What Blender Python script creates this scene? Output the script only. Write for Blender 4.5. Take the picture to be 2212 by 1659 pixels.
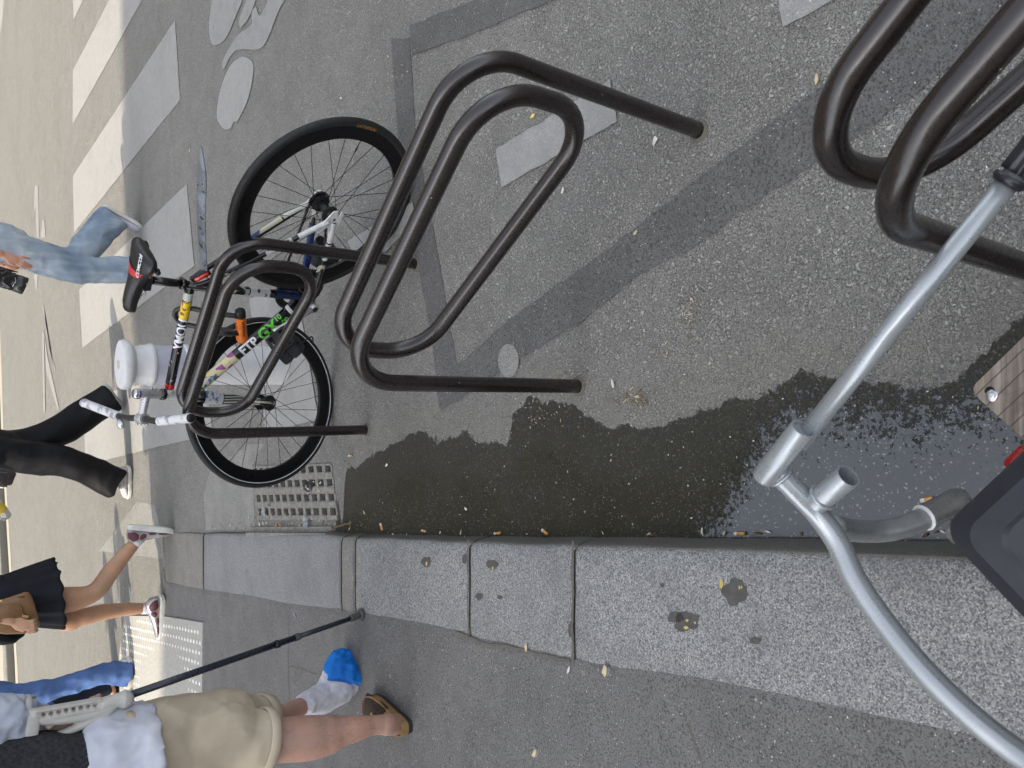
import bpy, bmesh, math, random
from mathutils import Vector, Matrix, noise
random.seed(7)
for o in list(bpy.data.objects): bpy.data.objects.remove(o)
SC = bpy.context.scene
COL = SC.collection
V = Vector
# ---------------------------------------------------------------- camera (phone held sideways: the image's left is up)
FX, PITCH, ROLL, HC = 1655.0, math.radians(38.65), math.radians(-0.58), 1.464
def _cam():
    cam = bpy.data.cameras.new('camera'); ob = bpy.data.objects.new('camera', cam); COL.objects.link(ob)
    fwd = V((0, math.cos(PITCH), -math.sin(PITCH))); rt = V((1, 0, 0)); dn = V((0, -math.sin(PITCH), -math.cos(PITCH)))
    c, s = math.cos(ROLL), math.sin(ROLL)
    # picture axes: +x of the picture = down in the world, +y of the picture = right in the world
    px = dn * c + rt * s
    py = rt * c - dn * s
    m = Matrix((px, py, -fwd)).transposed().to_4x4()
    m.translation = V((0, 0, HC)); ob.matrix_world = m
    cam.sensor_fit = 'HORIZONTAL'; cam.sensor_width = 36; cam.lens = 36 * FX / 2212.0
    cam.clip_start = 0.05; cam.clip_end = 2000
    cam.dof.use_dof = True; cam.dof.focus_distance = 2.9; cam.dof.aperture_fstop = 14
    SC.camera = ob
_cam()
# ---------------------------------------------------------------- sky, sun, exposure
SUN_EL, SUN_DIR = math.radians(52), math.radians(25)       # light travels towards +X, a little +Y
w = bpy.data.worlds.new('World'); SC.world = w; w.use_nodes = True
nt = w.node_tree; nt.nodes.clear()
sky = nt.nodes.new('ShaderNodeTexSky'); sky.sky_type = 'NISHITA'; sky.sun_disc = False
sky.sun_elevation = SUN_EL; sky.sun_rotation = math.radians(270) - SUN_DIR
sky.air_density = 1.0; sky.dust_density = 2.5
hs = nt.nodes.new('ShaderNodeHueSaturation'); hs.inputs['Saturation'].default_value = 0.33
bg = nt.nodes.new('ShaderNodeBackground'); bg.inputs[1].default_value = 0.15
wo = nt.nodes.new('ShaderNodeOutputWorld')
nt.links.new(sky.outputs[0], hs.inputs['Color']); nt.links.new(hs.outputs[0], bg.inputs[0]); nt.links.new(bg.outputs[0], wo.inputs[0])
sl = bpy.data.lights.new('sun', 'SUN'); sl.energy = 2.05; sl.angle = math.radians(0.5); sl.color = (1.0, 0.87, 0.68)
so = bpy.data.objects.new('sun', sl); COL.objects.link(so)
sd = V((math.cos(SUN_DIR) * math.cos(SUN_EL), math.sin(SUN_DIR) * math.cos(SUN_EL), -math.sin(SUN_EL)))
so.rotation_euler = sd.to_track_quat('-Z', 'Y').to_euler()
SC.view_settings.view_transform = 'Standard'; SC.view_settings.look = 'None'
SC.view_settings.exposure = 1.5; SC.view_settings.gamma = 1.0
# ---------------------------------------------------------------- measuring: turns a point seen in the photograph into a place in the world
def ray(q):
    U = 829.5 - q[1]; W = q[0] - 1106
    c, s = math.cos(-ROLL), math.sin(-ROLL)
    U, W = U * c - W * s, U * s + W * c
    return V((U / FX, math.cos(PITCH) - W / FX * math.sin(PITCH), -math.sin(PITCH) - W / FX * math.cos(PITCH)))
def at(q, z=0.0):
    d = ray(q); t = (z - HC) / d.z; return V((d.x * t, d.y * t, z))
def aty(q, y):
    d = ray(q); return d * (y / d.y) + V((0, 0, HC))
def aw(q, w_): return ray(q) * w_ + V((0, 0, HC))
def apl(q, o, n):
    d = ray(q); return V((0, 0, HC)) + d * ((o - V((0, 0, HC))).dot(n) / d.dot(n))
def Q(ox, oy, s): return lambda x, y: ((ox + x / s) / 1.8228, (oy + y / s) / 1.8228)
zG = Q(0, 0, 2.0109); zJ = Q(0, 750, 3.0157); zK = Q(0, 1350, 2.5529); zW = Q(0, 1950, 2.5518); zM = Q(0, 2450, 2.212)
zF = Q(900, 2350, 2.4578); zS = Q(400, 850, 3.0167); zR = Q(750, 400, 2.2116); zB = Q(600, 1000, 2.37); zV = Q(400, 1350, 1.9518)
zD = Q(850, 1750, 2.6024); zA = Q(1250, 100, 1.0703); zC = Q(2900, 0, 1.3825); zP = Q(2800, 1100, 1.6591); zT = Q(2800, 1700, 1.2532)
zX = Q(3600, 1200, 2.0741); zY = Q(1300, 1300, 1.3012); zU = Q(1300, 2000, 1.3012); zN = Q(750, 0, 2.212); zH = Q(1500, 0, 0.8732)
zL = Q(0, 1000, 1.3825); zE = Q(600, 1350, 2.911); zI = Q(700, 1100, 3.318)
# ---------------------------------------------------------------- object helpers
def tag(o, label=None, cat=None, group=None, kind=None):
    if label: o['label'] = label
    if cat: o['category'] = cat
    if group: o['group'] = group
    if kind: o['kind'] = kind
    return o
def thing(name, label, cat, loc=(0, 0, 0), group=None):
    o = bpy.data.objects.new(name, None); o.empty_display_size = 0.1; o.location = loc; COL.objects.link(o)
    return tag(o, label, cat, group)
def wloc(o):
    p = V((0, 0, 0))
    while o is not None: p += V(o.location); o = o.parent
    return p
def link(name, me, mat, parent=None, smooth=True, base=None):
    """links a mesh whose coordinates are world coordinates"""
    off = wloc(parent) if parent is not None else V((0, 0, 0))
    loc = V((0, 0, 0))
    if parent is None and base is not None: loc = V(base); off = loc
    if off.length > 0: me.transform(Matrix.Translation(-off))
    mats = mat if isinstance(mat, (list, tuple)) else [mat]
    for m in mats: me.materials.append(m)
    if smooth:
        for p in me.polygons: p.use_smooth = True
    o = bpy.data.objects.new(name, me); o.location = loc; COL.objects.link(o); o.parent = parent
    return o
def build(name, bm, mat, parent=None, smooth=True, base=None, autosmooth=None):
    me = bpy.data.meshes.new(name); bm.normal_update(); bm.to_mesh(me); bm.free()
    o = link(name, me, mat, parent, smooth, base)
    if smooth and autosmooth:
        me.set_sharp_from_angle(angle=math.radians(autosmooth))
    return o
def struct(name, bm, mat, smooth=False, **k):
    return tag(build(name, bm, mat, None, smooth, **k), kind='structure')
def frame_of(d, ref=None):
    d = d.normalized()
    r = V(ref) if ref is not None else (V((0, 0, 1)) if abs(d.z) < 0.9 else V((0, 1, 0)))
    x = r.cross(d)
    if x.length < 1e-6: x = V((1, 0, 0)).cross(d)
    x.normalize(); return x, d.cross(x).normalized()
def ring_skin(bm, rings, cap0=True, cap1=True, mi=0):
    vs = [[bm.verts.new(p) for p in r] for r in rings]
    n = len(vs[0])
    for a, b in zip(vs, vs[1:]):
        for i in range(n):
            f = bm.faces.new((a[i], a[(i + 1) % n], b[(i + 1) % n], b[i])); f.material_index = mi
    if cap0: bm.faces.new(list(reversed(vs[0]))).material_index = mi
    if cap1: bm.faces.new(vs[-1]).material_index = mi
    return vs
def tube(bm, pts, r, n=14, cap=True, flat=1.0, ref=None, mi=0):
    pts = [V(p) for p in pts]
    rs = r if isinstance(r, (list, tuple)) else [r] * len(pts)
    rings = []; x = None
    for i, p in enumerate(pts):
        if i == 0: d = pts[1] - p
        elif i == len(pts) - 1: d = p - pts[i - 1]
        else: d = (pts[i + 1] - p).normalized() + (p - pts[i - 1]).normalized()
        d.normalize()
        if x is None: x, y = frame_of(d, ref)
        else:
            x = (x - d * x.dot(d)).normalized(); y = d.cross(x).normalized()
        rr = rs[i]; rx, ry = (rr if isinstance(rr, tuple) else (rr, rr * flat))
        rings.append([p + x * rx * math.cos(2 * math.pi * k / n) + y * ry * math.sin(2 * math.pi * k / n) for k in range(n)])
    ring_skin(bm, rings, cap, cap, mi)
def T(pts, r, **k):
    bm = bmesh.new(); tube(bm, pts, r, **k); return bm
def box(bm, c, sx, sy, sz, X=V((1, 0, 0)), Y=V((0, 1, 0)), Z=V((0, 0, 1)), mi=0):
    c = V(c); vs = []
    for k in (-.5, .5):
        for i, j in ((-.5, -.5), (.5, -.5), (.5, .5), (-.5, .5)):
            vs.append(bm.verts.new(c + X * sx * i + Y * sy * j + Z * sz * k))
    for f in ((3, 2, 1, 0), (4, 5, 6, 7), (0, 1, 5, 4), (1, 2, 6, 5), (2, 3, 7, 6), (3, 0, 4, 7)):
        bm.faces.new([vs[i] for i in f]).material_index = mi
def ball(bm, c, r, n=14, m=9, X=V((1, 0, 0)), Y=V((0, 1, 0)), Z=V((0, 0, 1)), mi=0):
    if not isinstance(r, tuple): r = (r, r, r)
    rings = []
    for j in range(1, m):
        th = math.pi * j / m
        rings.append([V(c) + X * r[0] * math.sin(th) * math.cos(2 * math.pi * i / n) + Y * r[1] * math.sin(th) * math.sin(2 * math.pi * i / n) - Z * r[2] * math.cos(th) for i in range(n)])
    vs = ring_skin(bm, rings, False, False, mi)
    a = bm.verts.new(V(c) - Z * r[2]); b = bm.verts.new(V(c) + Z * r[2])
    for i in range(n):
        bm.faces.new((a, vs[0][(i + 1) % n], vs[0][i])).material_index = mi
        bm.faces.new((b, vs[-1][i], vs[-1][(i + 1) % n])).material_index = mi
def lathe(bm, o, axis, prof, n=32, cap=True, ref=None, mi=0):
    axis = V(axis).normalized(); x, y = frame_of(axis, ref)
    rings = [[V(o) + axis * h + (x * math.cos(2 * math.pi * k / n) + y * math.sin(2 * math.pi * k / n)) * r for k in range(n)] for r, h in prof]
    ring_skin(bm, rings, cap, cap, mi)
def prism(bm, pts, th, up=V((0, 0, 1)), mi=0):
    """solid between pts and pts+up*th"""
    a = [bm.verts.new(V(p)) for p in pts]; b = [bm.verts.new(V(p) + up * th) for p in pts]
    n = len(a)
    try:
        bm.faces.new(list(reversed(a))).material_index = mi; bm.faces.new(b).material_index = mi
    except ValueError: pass
    for i in range(n): bm.faces.new((a[i], a[(i + 1) % n], b[(i + 1) % n], b[i])).material_index = mi
def sheet(bm, pts, rag=0.0, step=0.03, seed=0):
    """a flat n-gon with a slightly ragged outline"""
    out = []
    n = len(pts)
    for i in range(n):
        a, b = V(pts[i]), V(pts[(i + 1) % n]); L = (b - a).length; k = max(1, int(L / step)) if rag else 1
        nn = V((-(b - a).y, (b - a).x, 0)).normalized()
        for j in range(k):
            p = a.lerp(b, j / k)
            if rag and j: p = p + nn * rag * noise.noise(V((p.x * 23 + seed, p.y * 23, seed)))*1.6
            out.append(p)
    f = bm.faces.new([bm.verts.new(p) for p in out])
    bmesh.ops.triangulate(bm, faces=[f])
def spline(pts, k=6):
    pts = [V(p) for p in pts]; out = []
    for i in range(len(pts) - 1):
        p0 = pts[max(i - 1, 0)]; p1 = pts[i]; p2 = pts[i + 1]; p3 = pts[min(i + 2, len(pts) - 1)]
        for j in range(k):
            t = j / k
            out.append(0.5 * ((2 * p1) + (p2 - p0) * t + (2 * p0 - 5 * p1 + 4 * p2 - p3) * t * t + (3 * p1 - p0 - 3 * p2 + p3) * t ** 3))
    out.append(pts[-1]); return out
def lerpl(vals, k):
    out = []
    for i in range(len(vals) - 1):
        a, b = vals[i], vals[i + 1]
        for j in range(k):
            t = j / k; t = t * t * (3 - 2 * t)
            out.append(tuple(x + (y - x) * t for x, y in zip(a, b)) if isinstance(a, tuple) else a + (b - a) * t)
    out.append(vals[-1]); return out
def limb(bm, pts, rs, k=5, n=16, ref=None, ends=(0, -1)):
    tube(bm, spline(pts, k), lerpl(rs, k), n=n, ref=ref)
    for e, r in ((0, rs[0]), (-1, rs[-1])):
        if e not in ends: continue
        rr = r if isinstance(r, tuple) else (r, r)
        ball(bm, pts[e], min(rr) * .98, n=10, m=7)
def fused(name, bm, voxel, mat, parent=None, smooth=2, disp=None, base=None):
    """fuses overlapping solids into one continuous skin"""
    me = bpy.data.meshes.new('tmp'); bmesh.ops.recalc_face_normals(bm, faces=bm.faces); bm.to_mesh(me); bm.free()
    o = bpy.data.objects.new('tmp', me); COL.objects.link(o)
    r = o.modifiers.new('r', 'REMESH'); r.mode = 'VOXEL'; r.voxel_size = voxel
    if smooth:
        s = o.modifiers.new('s', 'SMOOTH'); s.iterations = smooth; s.factor = 0.5
    bpy.context.view_layer.update()
    m2 = bpy.data.meshes.new_from_object(o.evaluated_get(bpy.context.evaluated_depsgraph_get()))
    bpy.data.objects.remove(o); bpy.data.meshes.remove(me); m2.name = name
    if disp:
        nrm = [v.normal.copy() for v in m2.vertices]
        for v, nn in zip(m2.vertices, nrm): v.co = v.co + nn * disp(v.co)
        m2.update()
    return link(name, m2, mat, parent, True, base)
def text_mesh(s, size, bold=0.0, shear=0.0):
    cu = bpy.data.curves.new('t', 'FONT'); cu.body = s; cu.size = size; cu.offset = bold; cu.align_x = 'CENTER'; cu.align_y = 'CENTER'
    cu.resolution_u = 3; cu.shear = shear
    o = bpy.data.objects.new('t', cu); COL.objects.link(o); bpy.context.view_layer.update()
    me = bpy.data.meshes.new_from_object(o.evaluated_get(bpy.context.evaluated_depsgraph_get()))
    bpy.data.objects.remove(o); bpy.data.curves.remove(cu)
    return me
def text_on(name, s, size, origin, along, up, mat, parent, bold=0.0, curve_r=None, lift=0.0010, shear=0.0, sub=True, sx=1.0):
    """letters laid on a flat face or wrapped round a tube of radius curve_r whose axis passes through origin"""
    me = text_mesh(s, size, bold, shear); along = V(along).normalized(); up = V(up).normalized(); up = (up - along * up.dot(along)).normalized()
    n = along.cross(up)
    bm = bmesh.new(); bm.from_mesh(me); bpy.data.meshes.remove(me)
    if curve_r:
        for k in range(-12, 13):
            bmesh.ops.bisect_plane(bm, geom=bm.verts[:] + bm.edges[:] + bm.faces[:], plane_co=(0, k * curve_r * .22, 0), plane_no=(0, 1, 0))
    for v in bm.verts:
        x, y = v.co.x * sx, v.co.y
        if curve_r:
            a = y / curve_r; v.co = V(origin) + along * x + (up * math.sin(a) + n * math.cos(a)) * (curve_r + lift)
        else: v.co = V(origin) + along * x + up * y + n * lift
    return build(name, bm, mat, parent, False)
# ---------------------------------------------------------------- material helpers
class N:
    def __init__(s, name):
        s.m = bpy.data.materials.new(name); s.m.use_nodes = True; s.t = s.m.node_tree; s.t.nodes.clear()
        s.out = s.t.nodes.new('ShaderNodeOutputMaterial'); s.b = s.t.nodes.new('ShaderNodeBsdfPrincipled'); s.t.links.new(s.b.outputs[0], s.out.inputs[0])
        s.pos = None
    def n(s, t): return s.t.nodes.new(t)
    def l(s, a, b): s.t.links.new(a, b)
    def val(s, sock, v):
        if isinstance(v, bpy.types.NodeSocket): s.l(v, sock)
        elif v is not None: sock.default_value = v
    def P(s, obj=False):
        if obj: return s.n('ShaderNodeTexCoord').outputs['Object']
        if s.pos is None: s.pos = s.n('ShaderNodeNewGeometry').outputs['Position']
        return s.pos
    def noise(s, scale, detail=4, rough=.55, vec=None, dist=0.0):
        n = s.n('ShaderNodeTexNoise'); n.inputs['Scale'].default_value = scale; n.inputs['Detail'].default_value = detail; n.inputs['Roughness'].default_value = rough; n.inputs['Distortion'].default_value = dist
        s.l(vec if vec is not None else s.P(), n.inputs['Vector']); return n.outputs['Fac']
    def vor(s, scale, vec=None, feat='F1', rnd=1.0):
        n = s.n('ShaderNodeTexVoronoi'); n.feature = feat; n.inputs['Scale'].default_value = scale; n.inputs['Randomness'].default_value = rnd
        s.l(vec if vec is not None else s.P(), n.inputs['Vector']); return n
    def math(s, op, a, b=None, c=None, clamp=False):
        n = s.n('ShaderNodeMath'); n.operation = op; n.use_clamp = clamp
        s.val(n.inputs[0], a); s.val(n.inputs[1], b); s.val(n.inputs[2], c); return n.outputs[0]
    def ramp(s, f, a, b, lo=0.0, hi=1.0):
        n = s.n('ShaderNodeMapRange'); n.interpolation_type = 'SMOOTHSTEP'; s.val(n.inputs['Value'], f)
        n.inputs['From Min'].default_value = a; n.inputs['From Max'].default_value = b; n.inputs['To Min'].default_value = lo; n.inputs['To Max'].default_value = hi
        return n.outputs[0]
    def mix(s, f, a, b, mode='MIX'):
        n = s.n('ShaderNodeMix'); n.data_type = 'RGBA'; n.blend_type = mode; s.val(n.inputs[0], f)
        for k, v in ((6, a), (7, b)):
            if isinstance(v, (tuple, list)): v = (v[0], v[1], v[2], 1)
            s.val(n.inputs[k], v)
        return n.outputs[2]
    def cr(s, f, stops, const=False):
        n = s.n('ShaderNodeValToRGB'); s.l(f, n.inputs[0]); e = n.color_ramp.elements
        if const: n.color_ramp.interpolation = 'CONSTANT'
        while len(e) < len(stops): e.new(0.5)
        for el, (p, c) in zip(e, stops): el.position = p; el.color = (c[0], c[1], c[2], 1)
        return n.outputs[0]
    def sep(s, v):
        n = s.n('ShaderNodeSeparateXYZ'); s.l(v, n.inputs[0]); return n.outputs
    def bump(s, h, strength, dist, prev=None):
        n = s.n('ShaderNodeBump'); n.inputs['Strength'].default_value = strength; n.inputs['Distance'].default_value = dist
        s.l(h, n.inputs['Height'])
        if prev is not None: s.l(prev, n.inputs['Normal'])
        return n.outputs[0]
    def curve(s, f, pts):
        n = s.n('ShaderNodeFloatCurve'); s.val(n.inputs['Value'], f); c = n.mapping.curves[0]
        c.points[0].location = pts[0]; c.points[-1].location = pts[-1]
        for p in pts[1:-1]: c.points.new(*p)
        for p in c.points: p.handle_type = 'VECTOR'
        n.mapping.update(); return n.outputs[0]
    def fin(s, col=None, rough=None, metal=None, normal=None, **k):
        if isinstance(col, (tuple, list)): col = (col[0], col[1], col[2], 1)
        s.val(s.b.inputs['Base Color'], col); s.val(s.b.inputs['Roughness'], rough); s.val(s.b.inputs['Metallic'], metal)
        if normal is not None: s.l(normal, s.b.inputs['Normal'])
        for a, v in k.items(): s.val(s.b.inputs[a.replace('_', ' ')], v)
        return s.m
def plain(name, col, rough=.5, metal=0.0, var=.12, sc=40, bump=.0, bsc=200, rv=.1, **k):
    m = N(name); f = m.noise(sc, 5); c = m.mix(m.ramp(f, .3, .7), tuple(x * (1 - var) for x in col), tuple(min(1, x * (1 + var)) for x in col))
    r = m.ramp(m.noise(sc * 2.3, 3), .3, .7, max(.02, rough - rv), min(1, rough + rv))
    nr = m.bump(m.noise(bsc, 3), bump, .002) if bump else None
    return m.fin(c, r, metal, nr, **k)
# ================================================================ GROUND MATERIALS
KB = [(440, 1150), (677, 1147), (882, 1156), (1243, 1160), (1600, 1162), (1974, 1168), (2400, 1174)]     # foot of the kerb
def curve_pts(pix, z=0.0): return [at(q, z) for q in pix]
WET = [at(q) for q in [(740, 1150), (728, 1060), (745, 1020), (810, 985), (880, 940), (918, 932), (950, 952), (1010, 940), (1060, 960), (1098, 962), (1108, 900), (1140, 868), (1190, 866), (1240, 868), (1262, 905), (1290, 917), (1400, 925), (1440, 918), (1500, 890), (1600, 862), (1700, 815), (1800, 812), (1900, 838), (2000, 828), (2060, 826), (2100, 790), (2150, 740), (2212, 690), (2400, 560)]]
PUD = [at(q) for q in [(1500, 1180), (1560, 1130), (1610, 1020), (1650, 960), (1700, 905), (1800, 895), (1950, 900), (2100, 890), (2212, 850), (2400, 800)]]
def edge_curve(m, pts, y, lo=-1.0, hi=1.0, ymax=4.0):
    pts = sorted([(p.y, p.x) for p in pts]); out = [(0.0, pts[0][1])]
    for yy, xx in pts:
        if yy / ymax > out[-1][0] + 0.004: out.append((yy / ymax, xx))
    out.append((min(.995, out[-1][0] + .012), lo)); out.append((1.0, lo))
    c = m.curve(m.math('DIVIDE', y, ymax, clamp=True), [(a, (b - lo) / (hi - lo)) for a, b in out])
    return m.math('MULTIPLY_ADD', c, hi - lo, lo)
def asphalt(name, base=.15, chips=1.0, csc=85, wet=False, tint=(1, .98, .925), chipv=.23, tar=False):
    m = N(name); x, y, z = m.sep(m.P())
    big = m.noise(.9, 5, .6); mid = m.noise(7, 5, .6); fine = m.noise(420, 3, .7)
    v1 = m.vor(csc, dist_vec(m)); cell = m.sep(v1.outputs['Color'])[0]; d1 = v1.outputs['Distance']
    v2 = m.vor(csc * 2.3); cell2 = m.sep(v2.outputs['Color'])[1]
    v3 = m.vor(csc * .55); cell3 = m.sep(v3.outputs['Color'])[2]
    # aggregate: some cells show as pale or dark stones sitting in the binder
    stone = m.math('MULTIPLY', m.ramp(cell, .60, .68), m.ramp(m.math('ADD', d1, m.math('MULTIPLY', m.math('SUBTRACT', fine, .5), .35)), .56, .40))
    stone2 = m.math('MULTIPLY', m.ramp(cell2, .55, .62), m.ramp(v2.outputs['Distance'], .6, .4))
    b = base
    col = m.mix(m.ramp(mid, .3, .7), (b * .82 * tint[0], b * .82 * tint[1], b * .82 * tint[2]), (b * 1.12 * tint[0], b * 1.12 * tint[1], b * 1.12 * tint[2]))
    col = m.mix(m.math('MULTIPLY', m.ramp(fine, .40, .70), .6), col, (b * 1.8 * tint[0], b * 1.8 * tint[1], b * 1.75 * tint[2]))
    col = m.mix(m.math('MULTIPLY', m.ramp(m.noise(200, 3, .75), .52, .38), .8), col, (b * .28, b * .27, b * .26))
    sv = m.mix(m.ramp(cell3, .2, .9), (chipv * .55, chipv * .55, chipv * .53), (chipv * 1.5, chipv * 1.48, chipv * 1.4))
    sv = m.mix(m.ramp(cell, .5, 1.0), sv, (chipv, chipv * .97, chipv * .9))
    if chips > 0:
        col = m.mix(m.math('MULTIPLY', stone, .72 * min(1.2, chips)), col, sv)
        col = m.mix(m.math('MULTIPLY', m.math('MULTIPLY', stone2, m.ramp(cell2, .7, .95)), .6 * chips), col, (chipv * 1.35, chipv * 1.33, chipv * 1.25))
    crack = m.ramp(m.vor(csc, dist_vec(m), 'DISTANCE_TO_EDGE').outputs['Distance'], 0.0, .09)
    col = m.mix(m.math('MULTIPLY', m.math('SUBTRACT', 1.0, crack), .06), col, (b * .35, b * .34, b * .33))
    # sparkling white grit
    sp = m.math('MULTIPLY', m.ramp(m.sep(m.vor(380).outputs['Color'])[0], .993, .995), .8)
    col = m.mix(sp, col, (.55, .55, .52))
    # stains
    col = m.mix(m.ramp(big, .42, .68, 0, .14), col, (b * .55, b * .54, b * .48))
    col = m.mix(m.ramp(m.noise(3.1, 4, .7), .6, .78, 0, .15), col, (b * 1.5, b * 1.45, b * 1.3))
    h = m.math('ADD', m.math('MULTIPLY', stone, .8), m.math('MULTIPLY', stone2, .4)); h = m.math('ADD', h, m.math('MULTIPLY', fine, .5)); h = m.math('ADD', h, m.math('MULTIPLY', crack, .25))
    rough = m.ramp(fine, .2, .8, .68, .92)
    if not wet:
        return m.fin(col, rough, 0.0, m.bump(h, min(1.0, .45 + .5 * chips), .005), Specular_IOR_Level=.25)
    # water standing and soaking along the kerb
    jx = m.math('ADD', m.math('MULTIPLY', m.math('SUBTRACT', m.noise(9, 5, .6), .5), .09), m.math('MULTIPLY', m.math('SUBTRACT', m.noise(60, 3, .6), .5), .035))
    e = m.math('ADD', edge_curve(m, WET, y), jx)
    dist = m.math('SUBTRACT', e, x)                       # >0 inside the wet strip
    wetm = m.math('MULTIPLY', m.ramp(dist, -.002, .004), m.ramp(y, 3.12, 3.06))
    drybank = m.math('MULTIPLY', m.math('MULTIPLY', m.ramp(dist, -.22, -.02), m.math('SUBTRACT', 1.0, wetm)), m.ramp(y, 3.3, 2.9))
    col = m.mix(m.math('MULTIPLY', drybank, .45), col, (.235, .23, .2))
    algae = m.math('MULTIPLY', m.ramp(m.noise(4, 5, .65), .36, .60), m.ramp(dist, .06, .2))
    dark = m.mix(1.0, col, (.20, .192, .155), 'MULTIPLY')
    dark = m.mix(m.math('MULTIPLY', algae, .7), dark, (.036, .034, .010))
    dark = m.mix(m.math('MULTIPLY', m.ramp(m.noise(2.7, 4, .6), .5, .7), m.ramp(dist, .1, .3, 0, .6)), dark, (.026, .022, .015))
    col = m.mix(wetm, col, dark)
    pe = m.math('ADD', edge_curve(m, PUD, y), m.math('MULTIPLY', m.math('SUBTRACT', m.noise(7, 4, .6), .5), .05))
    lvl = m.math('ADD', m.math('MULTIPLY', m.math('SUBTRACT', pe, x), 6.5), m.math('ADD', m.math('MULTIPLY', m.math('SUBTRACT', m.noise(110, 3, .7), .5), 3.0), m.math('MULTIPLY', m.math('SUBTRACT', m.noise(34, 4, .65), .5), 2.2)))
    pud = m.math('MULTIPLY', m.ramp(lvl, -.40, .10), m.ramp(y, 1.6, 1.25)); grit = m.ramp(m.sep(m.vor(330).outputs['Color'])[1], .965, .975)
    film = m.math('MULTIPLY', wetm, m.ramp(dist, .02, .25, .0, 1.0))
    r2 = m.math('MULTIPLY_ADD', film, -.30, m.math('MULTIPLY_ADD', wetm, -.34, rough))
    r2 = m.math('MULTIPLY_ADD', pud, -.34, r2); r2 = m.math('MAXIMUM', r2, .035)
    col = m.mix(pud, col, m.mix(.6, col, (.030, .040, .056))); col = m.mix(m.math('MULTIPLY', m.math('MULTIPLY', grit, wetm), .7), col, (.26, .25, .22))  # puddle base mixed towards blue, the sky's reflection put into the colour
    hh = m.math('MULTIPLY', h, m.math('SUBTRACT', 1.0, m.math('MULTIPLY', pud, .985)))
    hh = m.math('ADD', hh, m.math('MULTIPLY', m.math('MULTIPLY', wetm, m.math('SUBTRACT', 1.0, pud)), m.math('MULTIPLY', m.noise(190, 3, .75), 2.4)))
    spec = m.math('MULTIPLY_ADD', wetm, .45, .22)
    mm = m.fin(col, r2, 0.0, m.bump(hh, 1.0, .0055), Specular_IOR_Level=spec)
    m.l(m.math('MULTIPLY', pud, .9), m.b.inputs['Coat Weight']); m.b.inputs['Coat Roughness'].default_value = .03; m.b.inputs['Coat IOR'].default_value = 1.33
    return mm
def dist_vec(m):
    """warps the cell pattern so the stones are irregular"""
    n = m.n('ShaderNodeTexNoise'); n.inputs['Scale'].default_value = 95; n.inputs['Detail'].default_value = 3; m.l(m.P(), n.inputs['Vector'])
    a = m.n('ShaderNodeVectorMath'); a.operation = 'MULTIPLY_ADD'; m.l(n.outputs['Color'], a.inputs[0]); a.inputs[1].default_value = (.022, .022, .022); m.l(m.P(), a.inputs[2])
    return a.outputs[0]
def paint_mat(name, col=(.52, .52, .50), wear=.5, sc=1.0):
    m = N(name); f = m.noise(260 * sc, 4, .7); g = m.noise(16, 5, .65)
    c = m.mix(m.ramp(g, .3, .7), tuple(v * .74 for v in col), col)
    c = m.mix(m.ramp(m.noise(2.2, 5, .7), .48, .75, 0, .45), c, (.19, .19, .185))
    c = m.mix(m.math('MULTIPLY', m.ramp(m.math('ADD', f, m.math('MULTIPLY', g, .3)), .62, .8), wear), c, (.2, .2, .19))
    v = m.vor(85, dist_vec(m)); hl = m.math('ADD', m.math('MULTIPLY', m.ramp(v.outputs['Distance'], .6, .4), .6), f)
    return m.fin(c, .75, 0, m.bump(hl, .45, .003), Specular_IOR_Level=.3)
def granite(name, a=(.115, .118, .124), b=(.355, .355, .345), sc=1.0):
    m = N(name); v = m.vor(330 * sc); c0 = m.sep(v.outputs['Color'])[0]; v2 = m.vor(430 * sc); c1 = m.sep(v2.outputs['Color'])[1]
    f = m.math('ADD', m.math('MULTIPLY', c0, .42), m.math('MULTIPLY', m.noise(300 * sc, 4, .75), .85))
    c = m.cr(f, [(.30, tuple(x * .55 for x in a)), (.48, a), (.66, tuple((x + y) / 2 for x, y in zip(a, b))), (.9, b)])
    c = m.mix(m.ramp(c1, .93, .96, 0, .8), c, (.5, .5, .47))
    c = m.mix(m.ramp(m.noise(4, 5, .6), .42, .7, 0, .4), c, (.12, .12, .12))
    c = m.mix(m.ramp(m.noise(13, 4, .6), .66, .7, 0, .5), c, (.10, .10, .098))
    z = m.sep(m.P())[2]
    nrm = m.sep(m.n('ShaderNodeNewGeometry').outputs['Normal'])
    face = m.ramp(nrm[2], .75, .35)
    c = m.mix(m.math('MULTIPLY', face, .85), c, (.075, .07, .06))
    h = m.math('ADD', m.noise(150, 4, .7), m.math('MULTIPLY', m.noise(9, 4), 2.0))
    return m.fin(c, .72, 0, m.bump(h, .5, .003), Specular_IOR_Level=.3)
M_road = asphalt('road_asphalt', .225, 1.3, 104, wet=True, chipv=.36)
M_tar = asphalt('tar_band', .125, .25, 150, chipv=.13, tint=(1, .99, .98))
M_walk = asphalt('mastic_asphalt', .160, .10, 220, tint=(1, .985, .97), chipv=.16)
M_patch = asphalt('concrete_patch', .25, .15, 160, chipv=.2, tint=(1, .99, .94))
M_road2 = asphalt('fine_asphalt', .165, .35, 160, chipv=.2)
M_paint = paint_mat('road_paint', (.34, .338, .33), 1.0)
M_paint_old = paint_mat('road_paint_worn', (.29, .29, .285), .8)
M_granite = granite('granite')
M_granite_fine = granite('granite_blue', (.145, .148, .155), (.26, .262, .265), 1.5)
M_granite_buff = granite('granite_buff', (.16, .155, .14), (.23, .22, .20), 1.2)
M_joint = plain('joint_dirt', (.115, .105, .088), .95, bump=.5, bsc=120)
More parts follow.
